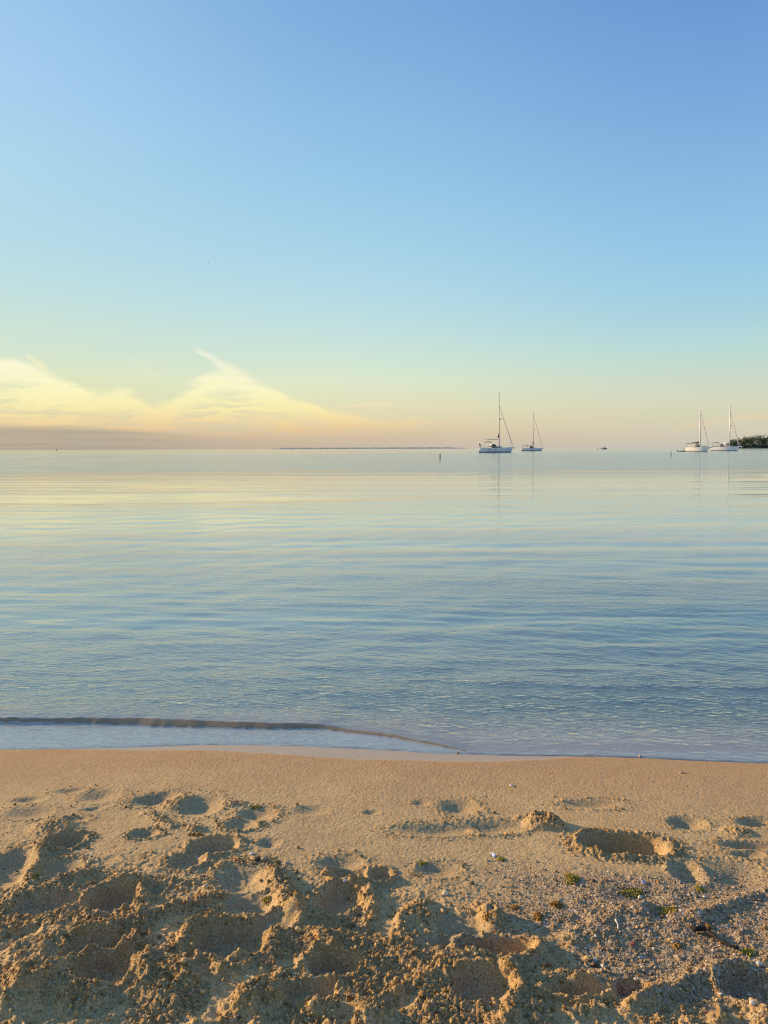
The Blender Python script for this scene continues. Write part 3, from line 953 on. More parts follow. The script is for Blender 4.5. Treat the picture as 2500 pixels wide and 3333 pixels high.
M_FAR = simple_mat('far_wood_hazed', (0.42, 0.40, 0.35), 0.9, var=0.06, scale=0.004)  # distance haze mixed into the island's colour
D = 5200.0
n = 150
Vv = []; Ff = []
for i in range(n + 1):
    f = i / n
    px = 868 + (1535 - 868) * f
    x, y = place(px, D)
    hgt = 10.5 * min(1, (f * 14) ** 0.7) * min(1, ((1 - f) * 9) ** 0.8) * (1 + 0.12 * math.sin(i * 0.7) * math.sin(i * 0.23) + 0.04 * random.uniform(-1, 1))
    hgt = max(hgt * 0.95, 0.3)
    for dy, z in ((0, -1.0), (25, hgt * 0.8), (90, hgt), (260, hgt * 0.9), (420, -1.0)):
        Vv.append((x, y + dy, z))
for i in range(n):
    for k in range(4):
        a = i * 5 + k
        Ff.append((a, a + 5, a + 6, a + 1))
island = mesh_obj('island', Vv, Ff, M_FAR, None, True)
tag(island, 'low wooded island, grey with haze, on the horizon', kind='structure')

HD = 1350.0
M_SHORE = simple_mat('headland_ground', (0.16, 0.14, 0.09), 0.9, scale=0.05)
Vv = []; Ff = []
n = 60
for i in range(n + 1):
    f = i / n
    x, _ = place(2362 + (2900 - 2362) * f, HD)
    hgt = 2.6 * min(1, (f * 12) ** 0.7)
    for dy, z in ((-6 + 3 * math.sin(i), -0.5), (0, 0.35), (12, hgt), (160, hgt + 1.5), (220, -0.5)):
        Vv.append((x, HD + dy, z))
for i in range(n):
    for k in range(4):
        a = i * 5 + k
        Ff.append((a, a + 5, a + 6, a + 1))
tag(mesh_obj('headland', Vv, Ff, M_SHORE, None, True), 'low headland on the right with a pale strip of shore', kind='structure')

M_LEAF = simple_mat('tree_foliage', (0.070, 0.098, 0.040), 0.8, var=0.35, scale=0.35)
M_BARK = simple_mat('bark', (0.10, 0.08, 0.06), 0.9, scale=2.0)


def crown_points(cx, cy, z0, h, w, n, r):
    """leaf clumps through an uneven crown"""
    out = []
    lobes = [(cx + r.uniform(-.3, .3) * w, cy + r.uniform(-.3, .3) * w, z0 + h * r.uniform(.35, .80), w * r.uniform(.24, .38), h * r.uniform(.16, .28)) for _ in range(7)]
    lobes.append((cx, cy, z0 + h * .78, w * .26, h * .22))
    for _ in range(n):
        lx, ly, lz, lr, lh = r.choice(lobes)
        th = r.uniform(0, 6.283); ph = math.acos(r.uniform(-1, 1)); q = r.uniform(.55, 1.05)
        out.append((lx + lr * q * math.sin(ph) * math.cos(th), ly + lr * q * math.sin(ph) * math.sin(th), lz + lh * q * math.cos(ph)))
    return out


def leaf_mesh(mb, pts, size, r):
    for p in pts:
        s = size * r.uniform(.6, 1.3)
        a = Vector((r.gauss(0, 1), r.gauss(0, 1), r.gauss(0, .7))).normalized()
        b = a.cross(Vector((r.gauss(0, 1), r.gauss(0, 1), r.gauss(0, 1)))).normalized()
        p = Vector(p)
        mb.add([p - a * s, p + b * s * .7, p + a * s, p - b * s * .7 + a * s * .2], [(0, 1, 2, 3)])


wr = random.Random(11)
wood = MB(); trunks = MB()
hprof = [(2372, 1), (2400, 13), (2420, 16.5), (2432, 19), (2450, 18), (2470, 20), (2490, 22.5), (2520, 21), (2560, 24), (2650, 25), (2900, 23)]
for k in range(78):
    px = 2403 + (2880 - 2403) * (k / 78.0) + wr.uniform(-4, 4)
    row = k % 3
    x, y = place(px, HD)
    h = np.interp(px, [p[0] for p in hprof], [p[1] for p in hprof]) * wr.uniform(.84, 1.08)
    y += 12 + row * 14 + wr.uniform(-4, 4)
    z0 = 1.5
    leaf_mesh(wood, crown_points(x, y, z0, h, h * .75, 330, wr), 0.75, wr)
    leaf_mesh(wood, [(x + wr.uniform(-5, 5), y - 6 + wr.uniform(-2, 2), z0 + abs(wr.gauss(0, 3.5))) for _ in range(150)], 0.8, wr)
    trunks.tube([(x, y, z0 - 1), (x + .3, y, z0 + h * .4), (x + .1, y, z0 + h * .8)], [.4, .28, .1], 5)
tag(wood.build('wood', M_LEAF), 'dark green wood covering the headland at the right edge', kind='stuff')
tag(trunks.build('wood_trunks', M_BARK), 'trunks and limbs inside the wood on the headland', kind='stuff')
for px, h, lab in ((2381, 9.8, 'small round tree at the tip of the headland, behind the mast of the rightmost yacht'),
                   (2397, 11.0, 'tree on the headland standing above the bow of the rightmost yacht')):
    x, y = place(px, HD)
    t_ = empty('tree', (x, y + 8, 0.9))
    tag(t_, lab, 'tree')
    c_ = MB(); leaf_mesh(c_, crown_points(0, 0, 0, h, h * .85, 420, wr), 0.7, wr)
    leaf_mesh(c_, [(wr.uniform(-4, 4), wr.uniform(-3, 3), abs(wr.gauss(0, 1.8))) for _ in range(160)], 0.8, wr)
    c_.build('crown', M_LEAF, t_)
    b_ = MB(); b_.tube([(0, 0, -1), (.2, 0, h * .4), (0, .1, h * .8)], [.35, .25, .08], 6)
    b_.tube([(.15, 0, h * .3), (1.4, .2, h * .6)], [.16, .05], 5); b_.tube([(.15, 0, h * .38), (-1.3, -.3, h * .66)], [.15, .05], 5)
    b_.build('trunk', M_BARK, t_)

# ------------------------------------------------------------------ boats
M_HULL = simple_mat('white_gelcoat', (0.74, 0.74, 0.72), 0.25, var=0.03, scale=.6)
M_DECK = simple_mat('deck_cream', (0.66, 0.63, 0.57), 0.55, var=0.05)
M_NAVY = simple_mat('navy_stripe', (0.02, 0.035, 0.06), 0.4)
M_TEAK = simple_mat('brown_antifoul', (0.16, 0.10, 0.06), 0.6)
M_MAST = simple_mat('mast_alloy', (0.42, 0.40, 0.36), 0.4, var=0.05, scale=1.0)
M_MASTW = simple_mat('painted_mast', (0.74, 0.72, 0.68), 0.4, var=0.04, scale=1.0)
M_STEEL = simple_mat('stainless', (0.62, 0.62, 0.60), 0.25, metal=0.8, var=0.03)
M_WIRE = simple_mat('rigging_wire', (0.30, 0.28, 0.25), 0.5, var=0.03)
M_SAIL = simple_mat('furled_sail', (0.50, 0.47, 0.42), 0.8, var=0.06)
M_CANV_N = simple_mat('navy_canvas', (0.035, 0.035, 0.05), 0.85)
M_CANV_G = simple_mat('grey_canvas', (0.22, 0.20, 0.18), 0.85)
M_CANV_B = simple_mat('brown_canvas', (0.14, 0.10, 0.07), 0.85)
M_GLASS = simple_mat('dark_window', (0.03, 0.04, 0.05), 0.1, var=0.02)
M_FLAG = simple_mat('faded_flag', (0.28, 0.16, 0.13), 0.8, var=0.3, scale=5)
M_CHROME = simple_mat('polished_anchor', (0.9, 0.87, 0.8), 0.18, metal=1.0, var=0.02)
M_RUBBER = simple_mat('grey_rubber', (0.16, 0.17, 0.18), 0.6)


def hull_section(f, L, beam, fb):
    """half-breadth and heights at f = 0 (stern) .. 1 (bow)"""
    b = beam / 2 * (0.80 + 0.20 * math.sin(min(f / .45, 1) * math.pi / 2)) * (1 - max(0, (f - .45) / .55) ** 2.1)
    sheer = fb * (0.88 + 0.30 * f ** 2)
    return max(b, 0.02), sheer


def make_hull(L, beam, fb, parent, z_lo, z_hi, out=0.0, name='hull', m=None, close=True, open_top=False):
    n = 26
    V = []; F = []
    rake = 0.115 * L * .6
    def ring(f):
        b, sh = hull_section(f, L, beam, fb)
        top = sh if z_hi is None else z_hi
        lo = z_lo
        pts = []
        for q in (0, .25, .5, .75, 1):
            z = lo + (top - lo) * q
            g = max(0, min(1, (z + .45) / (sh + .45)))
            bb = b * (0.62 + 0.38 * g ** .55) * (1.0 if f < .8 else 1 - (f - .8) / .2 * (1 - g) * .75) + out
            xx = -L / 2 + f * (L - rake) + rake * max(0, z / fb) * (f ** 4)
            if f < .08: xx += (z / fb) * L * .035 * (1 - f / .08)
            pts.append((xx, bb, z))
        return pts
    for i in range(n + 1):
        p = ring(i / n)
        for q in p: V.append((q[0], -q[1], q[2]))
        for q in reversed(p): V.append((q[0], q[1], q[2]))
    for i in range(n):
        for k in range(9):
            if k == 4 and z_hi is not None: continue
            if k == 4 and open_top: continue
            a = i * 10 + k
            F.append((a, a + 10, a + 11, a + 1))
    F.append(tuple(range(0, 10)))
    F.append(tuple(range(n * 10 + 9, n * 10 - 1, -1)))
    return mesh_obj(name, V, F, m or M_HULL, parent, False)


def sailboat(name, label, px, dist, yaw, L, mast_h, mast_f, jib_f, opts):
    x, y = place(px, dist)
    t = empty(name, (x, y, 0), yaw)
    tag(t, label, 'sailboat', 'yachts moored off the beach')
    beam = L * opts.get('beam', .31); fb = opts.get('fb', 1.45)
    hull = make_hull(L, beam, fb, t, -0.4, None)
    make_hull(L, beam, fb, t, -0.1, opts.get('boot', 0.30), 0.012, 'boot_stripe', opts.get('boot_mat', M_NAVY))
    # cabin trunk with sloped ends and dark windows
    x0, x1 = -L * .12, L * .22
    ch = opts.get('cabin', 0.55); zb = fb * .94
    cb = beam * .30
    cab = MB()
    P = [(x0, -cb, zb), (x1, -cb * .65, zb + .05), (x1, cb * .65, zb + .05), (x0, cb, zb),
         (x0 + .1, -cb * .85, zb + ch), (x1 - L * .07, -cb * .5, zb + ch * .9), (x1 - L * .07, cb * .5, zb + ch * .9), (x0 + .1, cb * .85, zb + ch)]
    cab.add(P, [(0, 3, 2, 1), (4, 5, 6, 7), (0, 1, 5, 4), (1, 2, 6, 5), (2, 3, 7, 6), (3, 0, 4, 7)])
    cabin = cab.build('cabin', M_DECK, t)
    for sgn in (-1, 1):
        for k in range(3):
            f0 = .10 + k * .27; f1 = f0 + .20
            def cp(f, q):
                a = Vector(P[0] if sgn < 0 else P[3]).lerp(Vector(P[1] if sgn < 0 else P[2]), f)
                b = Vector(P[4] if sgn < 0 else P[7]).lerp(Vector(P[5] if sgn < 0 else P[6]), f)
                v = a.lerp(b, q); v.y += sgn * .02
                return v
            w = MB(); q = [cp(f0, .3), cp(f1, .3), cp(f1, .75), cp(f0, .75)]
            w.add(q + [v + Vector((0, sgn * .03, 0)) for v in q], [(0, 1, 2, 3), (7, 6, 5, 4), (0, 4, 5, 1), (1, 5, 6, 2), (2, 6, 7, 3), (3, 7, 4, 0)])
            w.build('window', M_GLASS, cabin)
    for f in opts.get('ports', ()):
        b, sh = hull_section(f, L, beam, fb)
        MB().box((-L / 2 + f * L * .93, -b - .0, fb * .58), (L * .055, .10, .20)).build('hull_window', M_GLASS, hull)
    # cockpit coaming and stern
    ck = MB()
    ck.box((-L * .27, -beam * .30, fb * .97), (L * .28, .16, .30)); ck.box((-L * .27, beam * .30, fb * .97), (L * .28, .16, .30))
    ck.box((-L * .13, 0, fb * .97), (.2, beam * .6, .34))
    ck.build('coaming', M_DECK, t)
    # mast and spreaders
    xm = -L / 2 + mast_f * L
    rk = opts.get('rake', 0.012) * mast_h
    mt = MB().tube([(xm, 0, fb * .9), (xm - rk * .5, 0, mast_h * .5), (xm - rk, 0, mast_h)], [q_ * opts.get('mast_r', 1) for q_ in (.17, .16, .12)], 8).build('mast', opts.get('mast_mat', M_MAST), t, True)
    for q in (.42, .62) if mast_h > 18 else (.52,):
        MB().tube([(xm - rk * q - .1, -beam * .40, mast_h * q - .05), (xm - rk * q, 0, mast_h * q), (xm - rk * q - .1, beam * .40, mast_h * q - .05)], .05, 5).build('spreader', opts.get('mast_mat', M_MAST), mt)
    MB().box((xm - rk + .05, 0, mast_h + .12), (.55, .10, .24)).build('masthead_light', M_HULL, mt)
    if opts.get('radar'):
        q = opts['radar']
        rd = MB(); rd.lathe([(.05, -.14), (.34, -.12), (.38, 0), (.34, .13), (.05, .17)], (xm - rk * q + .55, 0, mast_h * q), 12)
        rd.tube([(xm - rk * q + .1, 0, mast_h * q - .18), (xm - rk * q + .5, 0, mast_h * q - .12)], .05, 5)
        rd.build('radar_dome', M_CANV_G, mt)
    # standing rigging
    bow = Vector((L / 2 - .12, 0, fb * 1.20))
    top = Vector((xm - rk * jib_f, 0, mast_h * jib_f))
    rg = MB()
    rg.tube([(xm - rk, 0, mast_h - .1), (-L / 2 + .4, 0, fb)], .010, 4)
    for sgn in (-1, 1):
        rg.tube([(xm - rk, 0, mast_h * .96), (xm - rk * .6, sgn * beam * .40, mast_h * (.62 if mast_h > 18 else .52)), (xm - .1, sgn * beam * .46, fb)], .012, 4)
        rg.tube([(xm - rk * .5, 0, mast_h * .5), (xm - .5, sgn * beam * .46, fb)], .02, 4)
    rg.tube([bow, top], .03, 4)
    rg.build('rigging', M_WIRE, t)
    d = top - bow
    MB().tube([bow + d * .03, bow + d * .08, bow + d * .35, bow + d * .75, bow + d * .97], [.07, .17, .155, .11, .05], 8).build('furled_jib', opts.get('jib_mat', M_SAIL), t, True)
    # boom with its stowed sail
    bl = opts.get('boom', .38) * L; bz = fb + opts.get('boom_z', 1.7)
    bm = MB().tube([(xm - .1, 0, bz), (xm - bl, 0, bz + opts.get('boom_up', .15))], .11, 8).build('boom', opts.get('mast_mat', M_MAST), t, True)
    if opts.get('cover'):
        cvm = opts['cover']
        MB().tube([(xm - .05, 0, bz + 1.9), (xm - .18, 0, bz + 1.0), (xm - .5, 0, bz + .42), (xm - bl * .45, 0, bz + .33), (xm - bl * .96, 0, bz + opts.get('boom_up', .15) + .2)],
                  [.06, .22, .34, .27, .12], 8).build('sail_cover', cvm, t, True)
    elif opts.get('head'):
        MB().tube([(xm - .05, 0, bz + 2.6), (xm - .28, 0, bz + 1.7), (xm - .42, 0, bz + .9), (xm - .3, 0, bz + .7)], [.05, .24, .36, .12], 8).build('sail_head', M_CANV_N, t, True)
    # bimini over the cockpit
    if opts.get('bimini'):
        cm, bx0, bx1, bzh, drop = opts['bimini']
        bx0 *= L; bx1 *= L
        V = []; F = []
        nn = 8
        for i in range(nn + 1):
            f = i / nn
            xx = bx0 + (bx1 - bx0) * f
            for k in range(5):
                g = k / 4 * 2 - 1
                zz = fb + bzh - drop * (2 * f - 1) ** 2 - .18 * g * g
                V.append((xx, g * beam * .33, zz)); V.append((xx, g * beam * .33, zz - .10))
        for i in range(nn):
            for k in range(4):
                a = i * 10 + k * 2
                F.append((a, a + 10, a + 12, a + 2)); F.append((a + 1, a + 3, a + 13, a + 11))
            a = i * 10
            F.append((a, a + 1, a + 11, a + 10)); F.append((a + 8, a + 18, a + 19, a + 9))
        for a in (0, nn * 10):
            for k in range(4): F.append((a + 2 * k, a + 2 * k + 2, a + 2 * k + 3, a + 2 * k + 1))
        bi = mesh_obj('bimini', V, F, cm, t)
        for sgn in (-1, 1):
            fr = MB()
            for fx in (.05, .5, .95):
                fr.tube([((bx0 + bx1) / 2 + (fx - .5) * .4 * (bx1 - bx0), sgn * beam * .36, fb), (bx0 + (bx1 - bx0) * fx, sgn * beam * .33, fb + bzh - drop * (2 * fx - 1) ** 2 - .22)], .035, 5)
            fr.build('bimini_frame', M_STEEL, bi)
    # spray hood
    if opts.get('dodger'):
        cm, dx = opts['dodger']
        dx *= L
        V = []; F = []
        for i, (xx, hh_, ww) in enumerate(((dx - .9, 1.25, .30), (dx - .2, 1.35, .29), (dx + .45, .95, .26), (dx + .8, .35, .24))):
            for k in range(9):
                a = math.pi * k / 8
                V.append((xx, -math.cos(a) * beam * ww, fb + .1 + hh_ * math.sin(a) ** .6))
        for i in range(3):
            for k in range(8):
                a = i * 9 + k
                F.append((a, a + 1, a + 10, a + 9))
        dg = mesh_obj('spray_hood', V, F, cm, t, True)
        sm = dg.modifiers.new('thickness', 'SOLIDIFY'); sm.thickness = .05
        w = MB(); w.box((dx + .62, 0, fb + .78), (.05, beam * .30, .30)); w.build('hood_window', M_GLASS, dg)
    # rails at bow and stern, lifelines
    rl = MB()
    for sgn in (-1, 1):
        pts_ = []
        for i in range(9):
            f = .02 + i / 8 * .95
            b, sh = hull_section(f, L, beam, fb)
            xx = -L / 2 + f * (L - .02) + (0 if f < .9 else .05)
            pts_.append((xx, sgn * (b * .95), sh + .62))
            if i % 2 == 0: rl.tube([(xx, sgn * b * .95, sh), (xx, sgn * b * .95, sh + .62)], .018, 4)
        rl.tube(pts_, .016, 4)
    b1 = L / 2
    rl.tube([(b1 - 1.3, -.45, fb * 1.16 + .65), (b1 - .4, -.28, fb * 1.2 + .7), (b1 + .1, 0, fb * 1.2 + .72), (b1 - .4, .28, fb * 1.2 + .7), (b1 - 1.3, .45, fb * 1.16 + .65)], .028, 5)
    rl.tube([(-b1 + .5, -beam * .38, fb + .65), (-b1 + .15, -beam * .2, fb + .68), (-b1 + .15, beam * .2, fb + .68), (-b1 + .5, beam * .38, fb + .65)], .028, 5)
    rl.build('rail', M_STEEL, t)
    # anchor on the bow roller; enlarged white ones stand in for a bow glint
    an = MB()
    s_ = opts.get('anchor', 1.0)
    an.tube([(b1 - .5, 0, fb * 1.17), (b1 + .35 * s_, 0, fb * 1.12), (b1 + .55 * s_, 0, fb * .98)], .06 * s_, 6)
    an.add([(b1 + .30 * s_, -.38 * s_, fb * .98), (b1 + .85 * s_, 0, fb * 1.10), (b1 + .30 * s_, .38 * s_, fb * .98), (b1 + .42 * s_, 0, fb * .72),
            (b1 + .34 * s_, 0, fb * .90)], [(0, 1, 4), (1, 2, 4), (0, 3, 1), (1, 3, 2), (0, 4, 3), (2, 3, 4)])
    an.build('anchor', M_HULL if s_ > 1.2 else M_CHROME, t)
    # extras
    if opts.get('flag'):
        fp = MB().tube([(-b1 + .35, 0, fb), (-b1 + .05, 0, fb + 1.9)], .03, 5).build('flagstaff', M_STEEL, t)
        V = []; F = []
        for i in range(7):
            for k in range(4):
                V.append((-b1 + .08 + .04 * k + .14 * i * .8, .10 * math.sin(i * 1.3 + k * .4), fb + 1.85 - k * .34 - .10 * i * .9))
        for i in range(6):
            for k in range(3):
                a = i * 4 + k
                F.append((a, a + 4, a + 5, a + 1))
        fl = mesh_obj('flag', V, F, M_FLAG, fp, True)
        fl.modifiers.new('thickness', 'SOLIDIFY').thickness = .02
    if opts.get('stern_gear'):
        sg = MB()
        sg.box((-b1 + .55, -.1, fb + .35), (.5, beam * .5, .5)); sg.lathe([(.30, 0), (.34, .2), (.34, .5), (.28, .6)], (-b1 + .3, -beam * .28, fb * .55), 10)
        sg.build('stern_gear', M_HULL, t)
    if opts.get('wheel'):
        wh = MB(); cx = -L * .30
        ring = [(cx + .06, math.cos(a) * .45, fb + .75 + math.sin(a) * .45) for a in [2 * math.pi * i / 14 for i in range(15)]]
        wh.tube(ring, .03, 5); wh.tube([(cx, 0, fb), (cx, 0, fb + .9)], .10, 6)
        wh.tube([(cx + .06, -.45, fb + .75), (cx + .06, .45, fb + .75)], .02, 4)
        wh.build('steering_wheel', M_STEEL, t)
    if opts.get('deck_bag'):
        cm = opts['deck_bag']
        MB().box((xm - .9, 0, fb + .95), (1.3, 1.0, .75)).tube([(xm - .9, 0, fb + 1.3), (xm - .5, 0, fb + 2.2)], .16, 6).build('deck_bag', cm, t)
    if opts.get('kayak'):
        MB().tube([(-L * .25, -beam * .42, fb + .55), (-L * .1, -beam * .44, fb + .6), (L * .02, -beam * .42, fb + .55)], [.05, .28, .05], 8).build('rolled_cover', M_CANV_G, t)
    return t


sailboat('sailing_yacht', 'largest white yacht with tall bare mast, flag at its stern and blue shaded hull', 1614, 292, R(-8), 12.9, 22.2, .60, .80,
         dict(fb=1.75, cabin=.75, ports=(.34, .53), radar=.565, head=True, boom=.46, boom_z=3.05, boom_up=.32, bimini=(M_CANV_B, -.33, -.12, 2.45, .25),
              dodger=(M_CANV_N, -.04), flag=True, stern_gear=True, wheel=True, kayak=True, boot=.34))
sailboat('sailing_yacht', 'smaller white yacht beside the largest one, with an arched dark bimini', 1731, 450, R(-6), 12.6, 22.6, .58, .90,
         dict(fb=1.5, cabin=.45, radar=.56, head=True, boom=.34, boom_z=1.7, bimini=(M_CANV_B, -.42, -.17, 2.1, .75), dodger=(M_CANV_B, -.01),
              stern_gear=True, wheel=True, boot=.28, anchor=.8))
sailboat('sailing_yacht', 'golden lit white yacht with a long flat bimini and black sail cover', 2269, 312, R(-46), 9.6, 17.2, .62, .93,
         dict(fb=1.75, beam=.28, cabin=.5, mast_mat=M_MASTW, mast_r=1.8, cover=M_CANV_N, boom=.36, boom_z=1.55, boom_up=.1, bimini=(M_CANV_G, -.46, -.13, 1.75, .10),
              dodger=(M_CANV_G, .02), wheel=True, boot=.26, boot_mat=M_TEAK, anchor=2.2))
sailboat('sailing_yacht', 'rightmost yacht, white with a grey bimini, its mast standing in front of the headland trees', 2359, 372, R(-38), 13.0, 21.6, .66, .88,
         dict(fb=1.9, beam=.27, cabin=.5, radar=.56, mast_mat=M_MASTW, mast_r=1.8, boom=.2, boom_z=1.8, bimini=(M_CANV_G, -.45, -.20, 2.3, .30), dodger=(M_CANV_G, -.10),
              deck_bag=M_CANV_B, wheel=True, boot=.24, anchor=2.2, stern_gear=True))


# dinghy lying astern of the third yacht
x, y = place(2217, 312)
dn = empty('dinghy', (x, y, 0), R(-20)); tag(dn, 'low grey inflatable dinghy floating behind the stern of the golden lit yacht', 'dinghy')
tb = MB(); tb.tube([(-1.5, -.6, .18), (.6, -.62, .2), (1.35, -.35, .3), (1.6, 0, .36), (1.35, .35, .3), (.6, .62, .2), (-1.5, .6, .18)], [.15, .22, .22, .2, .22, .22, .15], 8).build('tube', M_RUBBER, dn, True)
MB().box((-.1, 0, .08), (2.6, .9, .06)).box((-1.2, 0, .25), (.08, .9, .4)).build('floor', M_RUBBER, dn)
MB().box((-.3, 0, .32), (.22, .95, .05)).build('seat', M_CANV_G, dn)
ob = MB(); ob.box((-1.4, 0, .55), (.3, .28, .38)); ob.box((-1.42, 0, .2), (.12, .1, .6)); ob.build('outboard_motor', M_NAVY, dn)

# small motor boat far out
x, y = place(1966, 880)
mbt = empty('motor_boat', (x, y, 0), R(6)); tag(mbt, 'tiny grey motor boat far off on the horizon between the two pairs of yachts', 'motorboat')
make_hull(7.6, 2.5, 1.15, mbt, -0.3, None, m=M_CANV_G)
c_ = MB(); c_.box((.3, 0, 1.65), (2.0, 1.7, 1.1)); c_.build('cabin', M_CANV_G, mbt)
MB().box((.2, 0, 3.05), (2.6, 1.9, .12)).build('hard_top', M_CANV_G, mbt)
for a, b in ((-.9, -.8), (-.9, .8), (1.2, -.8), (1.2, .8)): MB().tube([(a, b, 1.2), (a * .9, b, 3.0)], .05, 5).build('roof_post', M_STEEL, mbt)
MB().tube([(-.2, 0, 3.1), (-.5, 0, 4.6)], .04, 4).build('aerial', M_STEEL, mbt)
MB().box((-3.7, 0, 1.0), (.5, .45, .9)).build('outboard_motor', M_NAVY, mbt)

# spar markers
M_POST_D = simple_mat('weathered_marker', (0.05, 0.052, 0.045), 0.7, var=.3, scale=6)
M_POST_P = simple_mat('pale_marker', (0.26, 0.22, 0.20), 0.7, var=.3, scale=6)


def marker(px, dist, h, r, m, label):
    x, y = place(px, dist)
    t = empty('marker_post', (x, y, 0)); tag(t, label, 'marker post')
    MB().lathe([(r, -.5), (r, h * .82), (r * .95, h * .86)], n=14).build('post', m, t, True)
    MB().lathe([(r * 1.02, h * .84), (r * .8, h * .93), (r * .15, h)], n=14).build('cap', m, t, True)
    MB().lathe([(r * 1.06, h * .50), (r * 1.06, h * .62)], n=14).build('band', M_POST_P if m is M_POST_D else M_TEAK, t, True)


marker(1432.5, 117, .84, .085, M_POST_D, 'dark marker post standing in the water left of the largest yacht')
marker(2184.5, 142, .95, .075, M_POST_P, 'pale brown marker post in the water left of the right-hand pair of yachts')
x, y = place(1946, 900)
sb = empty('buoy', (x, y, 0)); tag(sb, 'tiny grey buoy on the horizon just left of the far motor boat', 'buoy')
MB().lathe([(.3, -.3), (.62, .1), (.62, .7), (.25, .9), (.2, 2.2), (.3, 2.3), (.05, 2.6)], n=10).build('float', M_CANV_G, sb)
x, y = place(184, 1500)
sb = empty('buoy', (x, y, 0)); tag(sb, 'tiny dark speck of a buoy on the horizon under the grey cloud bank at left', 'buoy')
MB().lathe([(.8, -.3), (1.1, .2), (1.0, 1.2), (.4, 1.6), (.3, 3.0), (.1, 3.6)], n=10).build('float', M_TEAK, sb)

# gull
v = ray(678, 856)
bp_ = Vector((0, 0, CAM_Z)) + v * 320
bird = empty('bird', bp_, R(30)); bird.rotation_euler = (R(24), R(10), R(40)); tag(bird, 'small grey bird flying alone in the empty sky at left', 'bird')
M_BIRD = simple_mat('feathers', (0.10, 0.11, 0.12), 0.8)
MB().tube([(-.26, 0, 0), (-.14, 0, .01), (.02, 0, 0), (.16, 0, .02), (.24, 0, .05), (.30, 0, .04)], [.012, .05, .075, .05, .035, .006], 8).build('body', M_BIRD, bird, True)
for sgn in (-1, 1):
    V = []; F = []
    for i, (yy, zz, c0, c1) in enumerate(((.04, .03, .12, -.08), (.22, .13, .13, -.06), (.40, .13, .09, -.07), (.58, .07, -.02, -.10))):
        for xx, dz in ((c0, 0), ((c0 + c1) / 2, .015), (c1, 0), ((c0 + c1) / 2, -.01)): V.append((xx, sgn * yy, zz + dz))
    for i in range(3):
        for k in range(4): F.append((i * 4 + k, i * 4 + (k + 1) % 4, i * 4 + 4 + (k + 1) % 4, i * 4 + 4 + k))
    mesh_obj('wing', V, F, M_BIRD, bird)
MB().add([(-.22, -.02, 0), (-.22, .02, 0), (-.38, .06, 0), (-.38, -.06, 0), (-.22, 0, .012)], [(0, 1, 2, 3), (4, 1, 0), (4, 2, 1), (4, 3, 2), (4, 0, 3)]).build('tail', M_BIRD, bird)

# ------------------------------------------------------------------ small things on the sand
ICO = bmesh.new(); bmesh.ops.create_icosphere(ICO, subdivisions=1, radius=1.0)
ICO_V = np.array([v.co[:] for v in ICO.verts]); ICO_F = np.array([[v.index for v in f.verts] for f in ICO.faces])
ICO2 = bmesh.new(); bmesh.ops.create_icosphere(ICO2, subdivisions=2, radius=1.0)
ICO2_V = np.array([v.co[:] for v in ICO2.verts]); ICO2_F = np.array([[v.index for v in f.verts] for f in ICO2.faces])


def tz(x, y):
    i = np.clip(np.searchsorted(sx, x) - 1, 0, len(sx) - 2); j = np.clip(np.searchsorted(sy, y) - 1, 0, len(sy) - 2)
    tx = (x - sx[i]) / (sx[i + 1] - sx[i]); ty = (y - sy[j]) / (sy[j + 1] - sy[j])
    return (GZ[j, i] * (1 - tx) + GZ[j, i + 1] * tx) * (1 - ty) + (GZ[j + 1, i] * (1 - tx) + GZ[j + 1, i + 1] * tx) * ty


def sample(A, x, y):
    i = np.clip(np.searchsorted(sx, x) - 1, 0, len(sx) - 1); j = np.clip(np.searchsorted(sy, y) - 1, 0, len(sy) - 1)
    return A[j, i]


def scatter(name, n, prob, size, mat, flat=0.8, sink=0.2, jitter=0.35, xr=(-2.3, 2.3), yr=(1.6, 3.9), smooth=False):
    x = rng.uniform(xr[0], xr[1], n); y = rng.uniform(yr[0], yr[1], n)
    x = x * (0.35 + 0.65 * (y - yr[0]) / (yr[1] - yr[0]) + 0.12)
    keep = rng.random(n) < prob(x, y)
    x, y = x[keep], y[keep]; k = len(x)
    s = size(k)
    z = tz(x, y) + s * (flat - sink) * 0.7
    nv = len(ICO_V)
    a = rng.uniform(0, 6.283, k)
    el = 1 + rng.uniform(-jitter, jitter, (k, 3)); el[:, 2] *= flat
    P = ICO_V[None] * (1 + rng.uniform(-0.16, 0.16, (k, nv, 1)))
    P = P * el[:, None, :] * s[:, None, None]
    ca_, sa_ = np.cos(a)[:, None], np.sin(a)[:, None]
    Q = np.stack([P[..., 0] * ca_ - P[..., 1] * sa_, P[..., 0] * sa_ + P[..., 1] * ca_, P[..., 2]], -1)
    Q += np.stack([x, y, z], -1)[:, None, :]
    F = (ICO_F[None] + (np.arange(k) * nv)[:, None, None]).reshape(-1, 3)
    o = np_mesh(name, Q.reshape(-1, 3), F, mat, smooth)
    return o


def grain_mat(name, stops, rough=0.8, spec=0.3):
    m = bpy.data.materials.new(name); m.use_nodes = True
    T = NT(m.node_tree); b = m.node_tree.nodes['Principled BSDF']
    g = T.node('ShaderNodeNewGeometry')
    T.l.new(T.ramp(g.outputs['Random Per Island'], [(p, lin(c)) for p, c in stops], 'LINEAR'), b.inputs['Base Color'])
    b.inputs['Roughness'].default_value = rough
    b.inputs['Specular IOR Level'].default_value = spec
    return m


